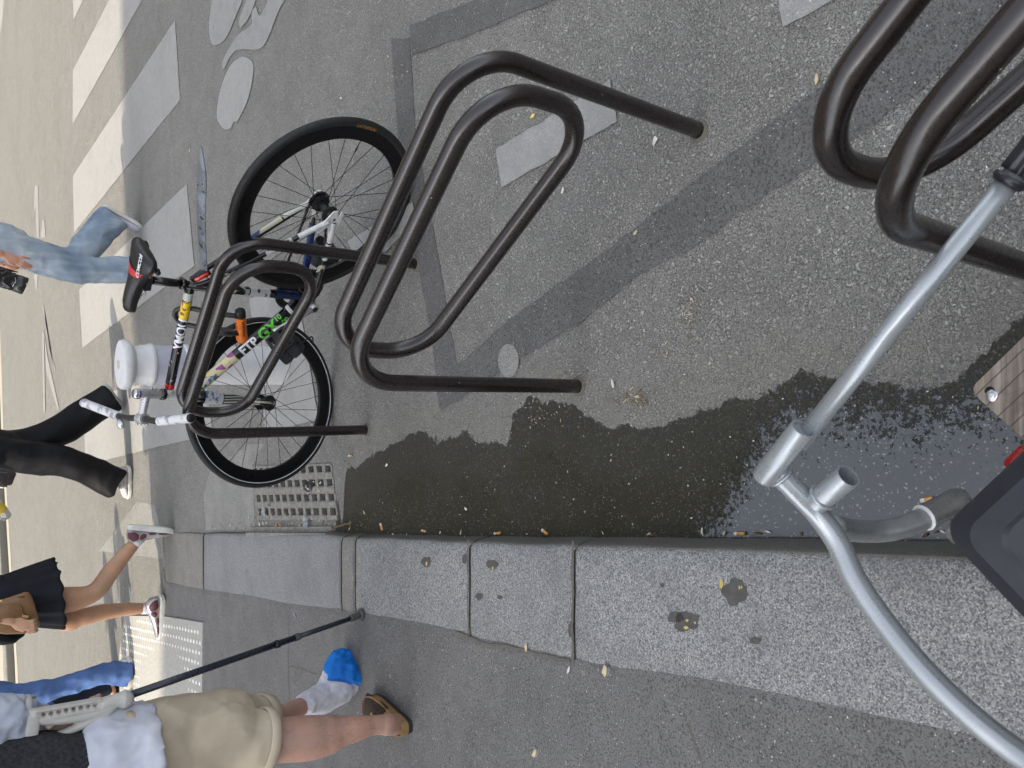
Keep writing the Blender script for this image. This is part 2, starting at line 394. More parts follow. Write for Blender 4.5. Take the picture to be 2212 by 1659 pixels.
# ================================================================ ROAD, with a real pit under the drain grate
GR = [at(zD(372, 225)), at(zD(1192, 192)), at(zD(1262, 775)), at(zD(440, 775))]
def ground():
    bm = bmesh.new()
    o = [V((-300, 300, 0)), V((300, 300, 0)), V((300, -60, 0)), V((-300, -60, 0))]
    # order the grate corners to match: far-left, far-right, near-right, near-left
    cs = sorted(GR, key=lambda p: -p.y); far = sorted(cs[:2], key=lambda p: p.x); near = sorted(cs[2:], key=lambda p: p.x)
    g = [far[0], far[1], near[1], near[0]]
    ov = [bm.verts.new(p) for p in o]; gv = [bm.verts.new(p) for p in g]
    for i in range(4): bm.faces.new((ov[i], gv[i], gv[(i + 1) % 4], ov[(i + 1) % 4]))
    bmesh.ops.recalc_face_normals(bm, faces=bm.faces)
    for f in bm.faces:
        if f.normal.z < 0: f.normal_flip()
    struct('road', bm, M_road)
    bm = bmesh.new()
    lo = [bm.verts.new(p + V((0, 0, -.35))) for p in g]; hi = [bm.verts.new(p + V((0, 0, -.001))) for p in g]
    bm.faces.new(lo)
    for i in range(4): bm.faces.new((lo[i], lo[(i + 1) % 4], hi[(i + 1) % 4], hi[i]))
    struct('drain_pit', bm, plain('pit', (.004, .004, .0035), .9, Specular_IOR_Level=.05))
    return g
g4 = ground()
def drain():
    fl, fr, nr, nl = g4
    root = thing('drain_grate', 'cast iron gutter grate with rows of square holes, littered with leaves, beside the kerb', 'drain grate', (fl + nr) / 2)
    iron = N('cast_iron'); c = iron.mix(iron.ramp(iron.noise(60, 5), .3, .7), (.17, .165, .15), (.29, .28, .26)); iron = iron.fin(c, .7, .35, iron.bump(iron.noise(300, 4), .4, .002))
    def P(a, b): return fl.lerp(fr, a).lerp(nl.lerp(nr, a), b)   # a across the road, b towards the camera
    bm = bmesh.new(); ztop, th = .003, .03
    def bar(a0, a1, b0, b1):
        q = [P(a0, b0), P(a1, b0), P(a1, b1), P(a0, b1)]
        prism(bm, [p + V((0, 0, ztop - th)) for p in reversed(q)], th)
    rows = [(.0, .13), (.245, .375), (.49, .62), (.735, .875)]   # solid bands across; holes between
    # bands run towards the camera (b direction); the holes lie in 4 rows
    edges = [0, .09, .21, .34, .46, .60, .72, .85, .96, 1.0]
    for i in range(0, len(edges) - 1, 2): bar(edges[i], edges[i + 1], 0, 1)
    for i in range(1, len(edges) - 1, 2):
        a0, a1 = edges[i], edges[i + 1]
        nh = 11
        for k in range(nh + 1):
            b = k / nh
            b0, b1 = max(0, b - .016), min(1, b + .016)
            bar(a0, a1, b0, b1)
    build('grate', bm, iron, root, False)
    bm = bmesh.new()
    for i in range(0, len(edges) - 1, 2):                       # scalloped raised ribs on the bands
        am = (edges[i] + edges[i + 1]) / 2; hw = (edges[i + 1] - edges[i]) * .33
        pts = []
        for k in range(45): pts.append((am - hw - (.012 if k % 4 < 2 else 0), k / 44))
        for k in range(44, -1, -1): pts.append((am + hw + (.012 if k % 4 < 2 else 0), k / 44))
        q = [P(max(0, min(1, a)), b) + V((0, 0, ztop + .0005)) for a, b in pts]
        prism(bm, q, .004)
    build('rib', bm, iron, root, False)
    bm = bmesh.new()
    a = at(zD(380, 893)); b = at(zD(1200, 897)); d = (b - a).normalized(); n = V((-d.y, d.x, 0))
    box(bm, (a + b) / 2 + V((-.012, 0, .028)), (b - a).length, .022, .022, d, n)
    box(bm, (a + b) / 2 + V((.0, 0, .006)), (b - a).length * 1.02, .05, .010, d, n)
    build('inlet_lip', bm, iron, root, False)
drain()
# ================================================================ KERB AND PAVEMENT
HY = [(-5, .12), (0, .12), (.8, .105), (1.64, .088), (2.3, .066), (3.2, .05), (4.6, .03), (5.4, .010), (5.9, .005), (60, .005)]
def hz(y):
    for (a, b), (c, d) in zip(HY, HY[1:]):
        if y <= c: return b + (d - b) * (y - a) / (c - a)
    return HY[-1][1]
def kfront(dx):
    for (a, b), (c, d) in zip(KB, KB[1:]):
        if dx <= c: return (dx, b + (d - b) * (dx - a) / (c - a))
    return KB[-1]
KBACK = [(300, 1250), (355, 1261), (438, 1278), (527, 1289), (628, 1310), (728, 1322), (880, 1347), (985, 1368), (1018, 1384), (1075, 1395), (1236, 1432), (1345, 1453), (1500, 1475), (1725, 1520), (1886, 1559), (2127, 1611), (2400, 1670)]
def kback(dx):
    for (a, b), (c, d) in zip(KBACK, KBACK[1:]):
        if dx <= c: return (dx, b + (d - b) * (dx - a) / (c - a))
    return KBACK[-1]
def solveh(q):
    z = .08
    for _ in range(6): z = hz(at(q, z).y)
    return at(q, z)
_KT = sorted([(at(kfront(d)).y, at(kfront(d)).x) for d in range(330, 2395, 15)])
def kfoot(dx):
    """foot of the kerb face under the top edge seen at dx"""
    y = solveh((dx, kfront(dx)[1] + 14)).y
    if y <= _KT[0][0]: return V((_KT[0][1] + (_KT[4][1] - _KT[0][1]) / (_KT[4][0] - _KT[0][0]) * (y - _KT[0][0]), y, 0))
    for (a, b), (c, d) in zip(_KT, _KT[1:]):
        if y <= c: return V((b + (d - b) * (y - a) / (c - a), y, 0))
    return V((_KT[-1][1], y, 0))
def stone(d0, d1, mat, seed, slant=0.0):
    bm = bmesh.new(); n = max(3, int((d1 - d0) / 22)); m_ = 7; grid = []
    for i in range(n + 1):
        t = i / n; dx = d0 + (d1 - d0) * t
        f = kfoot(dx); bk = solveh(kback(dx + slant * 0))
        h = hz(f.y); row = []
        nn = V((-(bk - f).x, -(bk - f).y, 0)).normalized()
        endr = .006 if i in (0, n) else 0
        wob = .006 * noise.noise(V((f.y * 5, seed, 0)))
        prof = [(-.001, -.05), (.0 + wob, .0), (.004 + wob, h * .55), (.012 + wob, h * .86), (.026 + wob, h * .985)]
        for o, z in prof: row.append(V((f.x, f.y, 0)) - nn * (o + endr * .4) + V((0, 0, z - endr * .5 * (z > .01))))
        top = V((f.x, f.y, h)) - nn * .045
        for k in range(1, m_ + 1):
            u = k / m_; p = top.lerp(bk, u); p.z += .0016 * noise.noise(p * 14) - (.0045 if k == m_ else 0) - endr * .55
            row.append(p)
        grid.append([bm.verts.new(p) for p in row])
    for a, b in zip(grid, grid[1:]):
        for k in range(len(a) - 1): bm.faces.new((a[k], a[k + 1], b[k + 1], b[k]))
    for e, rev in ((grid[0], False), (grid[-1], True)):            # end faces
        bot = [bm.verts.new(V((v.co.x, v.co.y, -.05))) for v in e]
        for k in range(len(e) - 1):
            q = (e[k], bot[k], bot[k + 1], e[k + 1]); bm.faces.new(q if rev else tuple(reversed(q)))
    bmesh.ops.recalc_face_normals(bm, faces=bm.faces)
    if sum(f.normal.z for f in bm.faces) < 0:
        for f in bm.faces: f.normal_flip()
    o = struct('kerb_stone', bm, mat, True)
    o.data.set_sharp_from_angle(angle=math.radians(50))
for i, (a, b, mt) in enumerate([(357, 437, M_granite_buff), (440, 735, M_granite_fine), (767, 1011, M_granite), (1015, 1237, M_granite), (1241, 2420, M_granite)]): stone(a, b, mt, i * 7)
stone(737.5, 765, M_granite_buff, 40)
def pavement():
    bm = bmesh.new(); rows = []
    ds = [2420, 2300, 2212, 2127, 2000, 1886, 1800, 1725, 1600, 1500, 1420, 1345, 1236, 1150, 1075, 1018, 985, 940, 880, 800, 728, 680, 628, 575, 527, 480, 438, 400, 357]
    for d in ds:
        p = solveh(kback(d)); q = V((-14, p.y - .3 + 0 * p.x, hz(p.y)))
        rows.append([bm.verts.new(V((p.x + .012, p.y, hz(p.y) - .003)))] + [bm.verts.new(V((p.x + (q.x - p.x) * t, p.y, hz(p.y)))) for t in (.001, .02, .1, .4, 1)])
    # the far end of the pavement, level with the crossing
    for q in [(352, 1225), (340, 1300), (300, 1380), (262, 1440)]:
        p = at(q, .005); rows.append([bm.verts.new(V((p.x, p.y, .004)))] + [bm.verts.new(V((p.x + (-14 - p.x) * t, p.y, .0045))) for t in (.001, .02, .1, .4, 1)])
    for a, b in zip(rows, rows[1:]):
        for k in range(5): bm.faces.new((a[k], b[k], b[k + 1], a[k + 1]))
    r0 = rows[0]; ext = [bm.verts.new(V((v.co.x + .1, -40, .12))) for v in r0]
    for k in range(5): bm.faces.new((ext[k], r0[k], r0[k + 1], ext[k + 1]))
    bmesh.ops.recalc_face_normals(bm, faces=bm.faces)
    if sum(f.normal.z for f in bm.faces) < 0:
        for f in bm.faces: f.normal_flip()
    struct('pavement', bm, M_walk)
pavement()
bm = bmesh.new()                                                     # dirt bedding between and behind the stones
ds = list(range(357, 2420, 30))
A = [kfoot(d) + V((-.012, 0, max(.001, hz(kfoot(d).y) - .012))) for d in ds]; B = [solveh(kback(d)) + V((-.01, 0, -.0065)) for d in ds]
va = [bm.verts.new(p) for p in A]; vb = [bm.verts.new(p) for p in B]
for i in range(len(ds) - 1): bm.faces.new((va[i], vb[i], vb[i + 1], va[i + 1]))
bmesh.ops.recalc_face_normals(bm, faces=bm.faces)
for f in bm.faces:
    if f.normal.z < 0: f.normal_flip()
struct('kerb_bedding', bm, M_joint)
bm = bmesh.new()                                                     # thin cracks across the mastic
def crack(pix, wd=.004, lift=.0012):
    pts = spline([solveh(q) for q in pix], 6); L = []; R = []
    for i, p in enumerate(pts):
        d = (pts[min(i + 1, len(pts) - 1)] - pts[max(i - 1, 0)]).normalized(); n = V((-d.y, d.x, 0)); ww = wd * (.6 + .8 * abs(noise.noise(p * 30)))
        L.append(bm.verts.new(p + n * ww + V((0, 0, lift)))); R.append(bm.verts.new(p - n * ww + V((0, 0, lift))))
    for i in range(len(pts) - 1): bm.faces.new((L[i], R[i], R[i + 1], L[i + 1]))
crack([zF(590, 100), zF(580, 400), zF(580, 700), zF(590, 1000)]); crack([zF(1275, 450), zF(1268, 560)], .003)
crack([zF(590, 670), zF(700, 700), zF(850, 750)], .003); crack([zU(1830, 1100), zU(1860, 1180), zU(1900, 1300)], .003)
crack([(438, 1278), (520, 1660)], .003)
for jd, wd_ in ((438.5, .004), (736, .004), (766, .005), (1013, .0045), (1239, .005)):
    fy, by = kfront(jd)[1] + 8, kback(jd)[1]; crack([(jd + 1.2 * math.sin(k * 2.1 + jd), fy + (by - fy) * k / 7) for k in range(8)], wd_, .0042)
crack([zU(640, 640), zU(700, 660), zU(800, 700), zU(900, 710), zU(1100, 760), zU(1230, 785)], .006)
bmesh.ops.recalc_face_normals(bm, faces=bm.faces)
for f in bm.faces:
    if f.normal.z < 0: f.normal_flip()
struct('pavement_cracks', bm, M_joint)
# ================================================================ PATCHES AND MARKINGS
def lay(name, pix, mat, z, rag=0.0, step=.03, seed=0, fn=at):
    bm = bmesh.new(); sheet(bm, [V((fn(q).x, fn(q).y, z)) for q in pix], rag, step, seed)
    bmesh.ops.recalc_face_normals(bm, faces=bm.faces)
    for f in bm.faces:
        if f.normal.z < 0: f.normal_flip()
    return struct(name, bm, mat)
lay('road_tar_band', [zH(*q) for q in [(205, 1415), (255, 1265), (430, 1110), (680, 930), (860, 800), (1200, 530), (1490, 320), (1800, 60), (1900, -60), (2500, -60), (2211, 150), (1960, 230), (1700, 430), (1500, 560), (1300, 690), (1080, 850), (880, 950), (700, 1100), (480, 1230), (330, 1340)]], M_tar, .003, .006)
lay('road_tar_band', [zH(*q) for q in [(35, 130), (60, 470), (100, 780), (175, 1150), (203, 1405), (262, 1262), (235, 1090), (180, 780), (120, 470), (100, 130)]], M_tar, .0024, .005, seed=3)
lay('road_tar_band', [zH(*q) for q in [(102, 88), (330, 0), (520, -80), (760, -80), (600, 0), (380, 92), (110, 190)]], M_tar, .0042, .005, seed=5)
lay('road_patch', [((q[0]), q[1]) for q in [zH(443 + 36 * math.cos(a), 1240 + 58 * math.sin(a)) for a in [i * math.pi / 10 for i in range(20)]]], M_patch, .0055, .003, seed=8)
lay('road_patch', [(446, 1146), (440, 1075), (455, 1010), (500, 985), (540, 960), (575, 955), (556, 985), (545, 1010), (548, 1060), (551, 1148)], M_patch, .0012, .012, seed=9)
lay('road_patch', [zW(*q) for q in [(1380, 60), (1560, 100), (1640, 420), (1640, 640), (1000, 560), (1180, 330)]], M_patch, .002, .008, seed=11)
zebra = [[zG(580, -300), zG(585, 165), zG(660, 0), zG(790, -300)], [zG(1020, -300), zG(870, 0), zG(580, 560), zG(580, 985), zG(1130, 0), zG(1300, -300)],
         [zG(1390, 160), zG(580, 1395), (161, 503), zG(1430, 790)], [(405, 397), (172, 626), (179, 751), (219, 721), (421, 574)],
         [(445, 800), (180, 858), (186, 1010), (234, 993), (325, 969), (461, 938)]]
for i, z in enumerate(zebra): lay('crossing_stripe', z, M_paint, .0040, .004, .08, i)
lay('road_marking_block', [(540, 645), (640, 612), (690, 905), (577, 935)], M_paint, .0046, .004, .05, 21)
lay('lane_dash', [zA(757, 523), zA(1238, 230), zA(1267, 408), zA(780, 683)], M_paint, .0050, .003, .02, 22)
lay('lane_dash', [zR(1380, 1215), zR(1945, 875), zR(1975, 1040), zR(1710, 1310), zR(1430, 1330)], M_paint, .0058, .003, .02, 23)
lay('lane_dash', [zC(235, -200), zC(235, 0), zC(260, 150), zC(535, 0), zC(900, -200)], M_paint, .0050, .003, .02, 24)
def sm(pts, k=4):
    n = len(pts); P = [V((p[0], p[1], 0)) for p in pts]; out = []
    for i in range(n):
        p0, p1, p2, p3 = P[i - 1], P[i], P[(i + 1) % n], P[(i + 2) % n]
        for j in range(k):
            t = j / k; q = 0.5 * ((2 * p1) + (p2 - p0) * t + (2 * p0 - 5 * p1 + 4 * p2 - p3) * t * t + (3 * p1 - p0 - 3 * p2 + p3) * t ** 3); out.append((q.x, q.y))
    return out
lay('bicycle_symbol_wheel', [zN(*q) for q in sm([(230, -120), (200, 0), (170, 200), (185, 370), (240, 390), (320, 330), (420, 100), (460, 0), (480, -120)])], M_paint_old, .0052, .003, .04, 25)
lay('bicycle_symbol_wheel', [zN(*q) for q in sm([(300, 1125), (245, 1050), (240, 960), (270, 780), (340, 600), (400, 530), (470, 495), (545, 540), (555, 640), (510, 860), (420, 1050), (385, 1060), (360, 1115)])], M_paint, .0052, .003, .03, 26)
lay('bicycle_symbol_rider', [zN(*q) for q in sm([(540, 215), (430, 300), (370, 380), (285, 540), (300, 600), (400, 440), (600, 430), (680, 340), (770, 110), (830, 0), (900, -150), (760, -150), (690, 0), (612, 140), (575, 60), (540, 120)], 3)], M_paint_old, .0052, .003, .04, 27)
lay('bicycle_symbol_rider', [zN(*q) for q in [(560, -150), (500, 0), (430, 180), (440, 250), (500, 185), (540, 110), (580, 0), (600, -150)]], M_paint_old, .0056, .003, .04, 28)
for i, p in enumerate([[(415, -60), (455, -60), (470, 560), (440, 560), (425, 200), (400, 380)], [(510, 340), (530, 350), (550, 560), (490, 560)]]): lay('far_lane_marking', [zJ(*q) for q in p], M_paint_old, .0045 + .0011 * i, 0)
for i, p in enumerate([[(183, 110), (208, 110), (200, 212)], [(232, 280), (242, 290), (255, 430), (305, 635), (298, 640)], [(243, 420), (262, 560), (325, 842), (316, 846), (255, 640)], [(232, 420), (240, 860), (250, 860), (243, 430)]]): lay('far_lane_marking', [zL(*q) for q in p], M_paint_old, .004 + .0011 * i, 0)
lay('far_lane_marking', [zG(-200, -200), zG(0, -200), zG(33, 0), zG(28, 100), zG(8, 270), zG(-200, 300)], M_paint, .004, 0)
M_stain = plain('stone_stain', (.075, .072, .068), .85, bump=.2)
def blob(name, c, rx, ry, mat, seed, z=.0016, fn=None):
    bm = bmesh.new(); o = []
    for k in range(48):
        a = 2 * math.pi * k / 48; rr = 1 + .35 * noise.noise(V((math.cos(a) * 1.5, math.sin(a) * 1.5, seed))) + .16 * noise.noise(V((math.cos(a) * 6, math.sin(a) * 6, seed)))
        p = solveh((c[0] + rx * rr * math.cos(a), c[1] + ry * rr * math.sin(a))); o.append(bm.verts.new(p + V((0, 0, z))))
    bm.faces.new(o); bmesh.ops.triangulate(bm, faces=bm.faces[:]); bmesh.ops.recalc_face_normals(bm, faces=bm.faces)
    for f in bm.faces:
        if f.normal.z < 0: f.normal_flip()
    struct(name, bm, mat)
for i, (x, y, rx, ry) in enumerate([(495, 275, 26, 24), (830, 290, 30, 26), (1830, 585, 62, 55), (1770, 560, 40, 30), (2075, 432, 62, 58), (765, 452, 22, 16), (870, 457, 16, 9), (1705, 395, 10, 12), (690, 262, 12, 30), (1235, 620, 14, 40), (2180, 680, 30, 18)]):
    q = zU(x, y); blob('stone_stain', q, rx / 2.372, ry / 2.372, M_stain, i * 3.7)
M_gum = plain('yellow_fleck', (.45, .36, .12), .7)
for i, (x, y, rx, ry) in enumerate([(497, 285, 5, 10), (1828, 612, 12, 8), (1832, 575, 7, 8), (1873, 587, 6, 5), (2008, 388, 10, 22), (2100, 407, 4, 10), (2112, 405, 4, 8), (836, 308, 4, 7)]):
    blob('yellow_fleck', zU(x, y), rx / 2.372, ry / 2.372, M_gum, i * 2.1, .0026)
for i, (x, y, rx, ry, ) in enumerate([(1415, 832, 22, 30), (1055, 1253, 15, 26), (310, 860, 5, 12)]): blob('pale_gum', zU(x, y), rx / 2.372, ry / 2.372, M_patch, i + 50)
# tactile paving plate
def plate():
    c = [zW(1655, 1216), zW(2072, 1274), (445, 1330), (445, 1760), (270, 1760), (300, 1345)]
    M = plain('tactile_plate', (.33, .325, .30), .75, bump=.2)
    pts = [(lambda p: V((p.x, p.y, hz(p.y) + .010)))(at(q, .012)) for q in [zW(1250, 1210), zW(1655, 1216), zW(2072, 1274), (444, 1480), (446, 1760), (262, 1760), (258, 1420)]]
    root = thing('tactile_paving', 'pale tactile plate with rows of white domes at the dropped kerb', 'tactile paving', pts[2])
    bm = bmesh.new(); prism(bm, [p + V((0, 0, -.02)) for p in pts], .02)
    bmesh.ops.recalc_face_normals(bm, faces=bm.faces); build('slab', bm, M, root, False)
    bm = bmesh.new(); e = (pts[2] - pts[1]).normalized(); n = V((-e.y, e.x, 0))
    poly = [(p.x, p.y) for p in pts]
    def inside(x, y):
        r = False; j = len(poly) - 1
        for i in range(len(poly)):
            if (poly[i][1] > y) != (poly[j][1] > y) and x < (poly[j][0] - poly[i][0]) * (y - poly[i][1]) / (poly[j][1] - poly[i][1]) + poly[i][0]: r = not r
            j = i
        return r
    o = pts[2]
    for i in range(-60, 60):
        for k in range(-60, 60):
            p = o + e * (i * .072 + (k % 2) * .036) + n * k * .062
            if inside(p.x, p.y) and inside(p.x + .03, p.y + .03) and inside(p.x - .03, p.y - .03) and p.y < 7.3 and p.x > -3.4:
                lathe(bm, V((p.x, p.y, hz(p.y) + .0102)), (0, 0, 1), [(.013, 0), (.0125, .003), (.008, .0055)], n=8)
    o = build('dome', bm, plain('dome_white', (.72, .71, .66), .5), root, True); o['kind'] = 'stuff'
plate()
# far side of the street
def far_side():
    bm = bmesh.new()
    fr = [at(q) for q in [(3.5, 950), (10.5, 1070), (19.5, 1220), (32, 1426), (40, 1620), (60, 2100)]]
    fr = [fr[0] + V((60, 12, 0)), fr[0] + V((9, 1.8, 0))] + fr
    prof = [(0, 0), (.01, .10), (.035, .135), (.32, .14)]
    grid = [[bm.verts.new(p + V((0.1, 1, 0)).normalized() * o + V((0, 0, z))) for o, z in prof] for p in fr]
    for a, b in zip(grid, grid[1:]):
        for k in range(3): bm.faces.new((a[k], b[k], b[k + 1], a[k + 1]))
    bmesh.ops.recalc_face_normals(bm, faces=bm.faces)
    if sum(f.normal.z for f in bm.faces) < 0:
        for f in bm.faces: f.normal_flip()
    struct('far_kerb', bm, granite('granite_far', (.15, .145, .14), (.3, .3, .28), .5), True)
    bm = bmesh.new()
    vs = [(bm.verts.new(p + V((.032, .32, .138))), bm.verts.new(p + V((.032, 40, .138)))) for p in fr]
    for a, b in zip(vs, vs[1:]): bm.faces.new((a[0], b[0], b[1], a[1]))
    bmesh.ops.recalc_face_normals(bm, faces=bm.faces)
    for f in bm.faces:
        if f.normal.z < 0: f.normal_flip()
    struct('far_pavement', bm, plain('far_paving', (.33, .30, .25), .8, sc=3))
    bm = bmesh.new()                                                # pale gutter line in front of the far kerb
    vs = [(bm.verts.new(p + V((0, -.02, .004))), bm.verts.new(p + V((-.03, -.42, .004)))) for p in fr]
    for a, b in zip(vs, vs[1:]): bm.faces.new((a[0], b[0], b[1], a[1]))
    bmesh.ops.recalc_face_normals(bm, faces=bm.faces)
    for f in bm.faces:
        if f.normal.z < 0: f.normal_flip()
    struct('far_gutter', bm, plain('gutter_stone', (.34, .32, .27), .8))
far_side()
# unseen building added at near left, footprint shaped so its shadow covers the foreground
def building():
    k = 24.0 / math.tan(SUN_EL); sh = V((math.cos(SUN_DIR), math.sin(SUN_DIR), 0)) * k
    root = thing('added_building', 'tall cream stone building added on the near corner, out of frame, to shade the kerb', 'building', V((-14, -8, 0)))
    foot = [V((-3.6, 5.82, 0)), V((.82, 5.86, 0)), V((.98, 6.9, 0)), V((4.4, 7.0, 0)), V((4.9, -30, 0)), V((-14, -30, 0)), V((-14, 5.9, 0))]
    foot = [p - sh for p in foot]
    bm = bmesh.new(); prism(bm, [V((p.x, p.y, 0)) for p in foot], 24.0); bmesh.ops.recalc_face_normals(bm, faces=bm.faces)
    build('wall', bm, plain('limestone', (.46, .42, .34), .85, sc=.8, bump=.2, bsc=30), root, False)
    gl = plain('window_glass', (.03, .035, .04), .08)
    a, b = foot[3], foot[4]
    d = (b - a).normalized(); n = V((-d.y, d.x, 0)); n = n if n.x > 0 else -n
    for fl in range(6):
        for i in range(9):
            p = a + d * (2.2 + i * 3.4); p.z = 2.4 + fl * 3.5
            bm = bmesh.new(); box(bm, p + n * .03, 1.2, .06, 2.0, d, n); fr_ = build('window', bm, plain_cache('sash', (.6, .6, .57), .5), root, False)
            bm = bmesh.new(); box(bm, p + n * .07, 1.0, .03, 1.8, d, n); build('pane', bm, gl, fr_, False)
_pc = {}
def plain_cache(n, c, r, **k):
    if n not in _pc: _pc[n] = plain(n, c, r, **k)
    return _pc[n]
building()
def opposite():  # added out of view, walls kept dark for the wet gutter to mirror
    root = thing('added_building', 'brown stone building added across the street, out of frame, to be mirrored darkly in the wet gutter', 'building', V((0, 30, 0)))
    bm = bmesh.new(); box(bm, V((0, 34, 15.5)), 110, 14, 31); wl = build('wall', bm, plain('brown_stone', (.10, .088, .066), .9, sc=.7), root, False)
    bm = bmesh.new(); box(bm, V((0, 33.6, 32.2)), 110, 10, 2.4); build('roof', bm, plain('zinc_roof', (.10, .11, .12), .6), root, False)
    gl = plain('window_dark', (.02, .022, .025), .1); sa = plain_cache('sash', (.6, .6, .57), .5)
    for fl in range(7):
        for i in range(13):
            p = V((-39 + i * 6.5, 26.98, 3 + fl * 4.1)); bm = bmesh.new(); box(bm, p, 1.5, .10, 2.4); fr_ = build('window', bm, sa, root, False)
            bm = bmesh.new(); box(bm, p - V((0, .06, 0)), 1.3, .04, 2.2); build('pane', bm, gl, fr_, False)
opposite()
# ================================================================ BIKE RACKS (one bent tube each)
def fillet(C, seg=12):
    P = [V(c[:3]) for c in C]; out = [P[0]]
    for i in range(1, len(P) - 1):
        u = P[i - 1] - P[i]; v = P[i + 1] - P[i]; lu, lv = u.length, v.length; u.normalize(); v.normalize()
        ang = math.acos(max(-1, min(1, u.dot(v)))); r = C[i][3]; t = min(r / math.tan(ang / 2), lu * .49, lv * .49); r = t * math.tan(ang / 2)
        cc = P[i] + (u + v).normalized() * r / math.sin(ang / 2); a0 = P[i] + u * t - cc; a1 = P[i] + v * t - cc; th = a0.angle(a1)
        for k in range(seg + 1):
            q = k / seg; out.append(cc + (a0 * math.sin((1 - q) * th) + a1 * math.sin(q * th)) / math.sin(th))
    out.append(P[-1]); return out
def rack_mat():
    m = N('rack_paint'); f = m.noise(14, 5, .6, m.P(True)); s = m.noise(120, 4, .7, m.P(True))
    c = m.mix(m.ramp(f, .3, .7), (.0090, .0056, .0054), (.0118, .0078, .0074))
    c = m.mix(m.math('MULTIPLY', m.ramp(s, .68, .73), .4), c, (.09, .08, .07))
    v = m.vor(36, m.P(True)); nick = m.math('MULTIPLY', m.ramp(v.outputs['Distance'], .055, .03), m.ramp(m.sep(v.outputs['Color'])[0], .75, .8))
    c = m.mix(nick, c, (.45, .42, .38))
    return m.fin(c, m.ramp(s, .25, .8, .24, .36), 0, None, Specular_IOR_Level=.6, Coat_Weight=.5, Coat_Roughness=.22)
M_rack = rack_mat(); a_ = .055
RP = [(.362, a_, -.03, 0), (.382, a_, .665, .124), (-.328, a_, .702, .101), (-.319, .03, .476, .117), (.356, -.033, .38, .111), (.366, -a_, .671, .123), (-.333, -a_, .709, .129), (-.355, -a_, -.03, 0)]
RPATH = fillet(RP)
def rack(M, th, z0, label):
    e = V((math.cos(th), math.sin(th), 0)); n = V((-e.y, e.x, 0)); o = V((M[0], M[1], z0))
    pts = [o + e * p.x + n * p.y + V((0, 0, p.z)) for p in RPATH]
    # more points on the long straights keep the tube round
    pp = [pts[0]]
    for q in pts[1:]:
        k = max(1, int((q - pp[-1]).length / .06)); s = pp[-1]
        for j in range(1, k + 1): pp.append(s.lerp(q, j / k))
    root = thing('bike_rack', label, 'bike rack', (M[0], M[1], 0), 'dark brown bent-tube bike racks along the gutter')
    build('rail', T(pp, .0192, n=24), M_rack, root)
    for q in (pts[0], pts[-1]):
        bm = bmesh.new(); lathe(bm, (q.x, q.y, 0), (0, 0, 1), [(.0275, .0005), (.026, .003), (.0200, .006), (.0195, .0065)], n=20, cap=False)
        build('foot_seal', bm, M_joint, root)
rack((.287, 1.332), -.76, .010, 'nearest whole brown tube bike rack, standing free over a white lane dash')
rack((.127, 2.575), -.71, .008, 'brown tube bike rack that the parked bicycle is locked to')
rack((.447, .196), -.80, -.014, 'brown tube bike rack cut off at the right edge, behind the silver frame')
# ================================================================ PARKED BICYCLE
RR = .339
def bframe(cx, cy, yaw, lean):
    a = V((math.cos(yaw), math.sin(yaw), 0)); n = V((-math.sin(yaw), math.cos(yaw), 0)); b = V((0, 0, 1)) * math.cos(lean) + n * math.sin(lean)
    return V((cx, cy, RR * math.cos(lean))), a, b, a.cross(b)
RC, RA, RB, RM = bframe(.5987, 2.4156, -.77525, -.18483)
FC, FA, FB, FM = bframe(-.06364, 2.99645, -.05075, -.24554)
def bk(s, t, o=0.0): return RC - RA * s + RB * t + RM * o
def fk(u, t, o=0.0): return FC + FA * u + FB * t + FM * o
black = plain('black_paint', (.005, .005, .006), .22, rv=.06, Coat_Weight=.4)
rubber = plain('tyre_rubber', (.010, .010, .011), .62, bump=.25, bsc=300)
rimm = plain('rim_black', (.004, .004, .005), .36, Specular_IOR_Level=.3)
steel = plain('steel', (.55, .55, .56), .22, 1.0, sc=90, var=.04, rv=.04)
alu = plain('brushed_alloy', (.58, .58, .59), .30, .6, var=.03, rv=.04, sc=60)
spokem = plain('spoke_black', (.02, .02, .03), .3, .6)
blackp = plain('black_plastic', (.008, .008, .009), .5)
whitep = plain('white_paint', (.66, .66, .66), .3)
def sticker(name, stops, sc=30, rough=.35, sc2=None):
    m = N(name); p = m.P(True)
    wv = m.n('ShaderNodeTexNoise'); wv.inputs['Scale'].default_value = sc; m.l(p, wv.inputs['Vector'])
    v = m.vor(sc * 2.2, wv.outputs['Color'] if False else p); f = m.math('FRACT', m.math('ADD', m.sep(v.outputs['Color'])[0], m.math('MULTIPLY', m.noise(sc, 3, .6, p), .5)))
    return m.fin(m.cr(f, stops, True), rough, 0)
def striped(name, c1, c2, sc, axis=0):
    m = N(name); x = m.sep(m.P(True))
    w_ = m.math('SINE', m.math('MULTIPLY', x[axis], sc)); g = m.ramp(m.math('ADD', w_, m.math('MULTIPLY', m.noise(40, 2, .5, m.P(True)), .4)), .1, .3)
    return m.fin(m.mix(g, c1, c2), .35)
bike = thing('bicycle', 'black fixed-gear bicycle covered in stickers, leaning on the middle rack', 'bicycle', (RC.x, RC.y, 0))
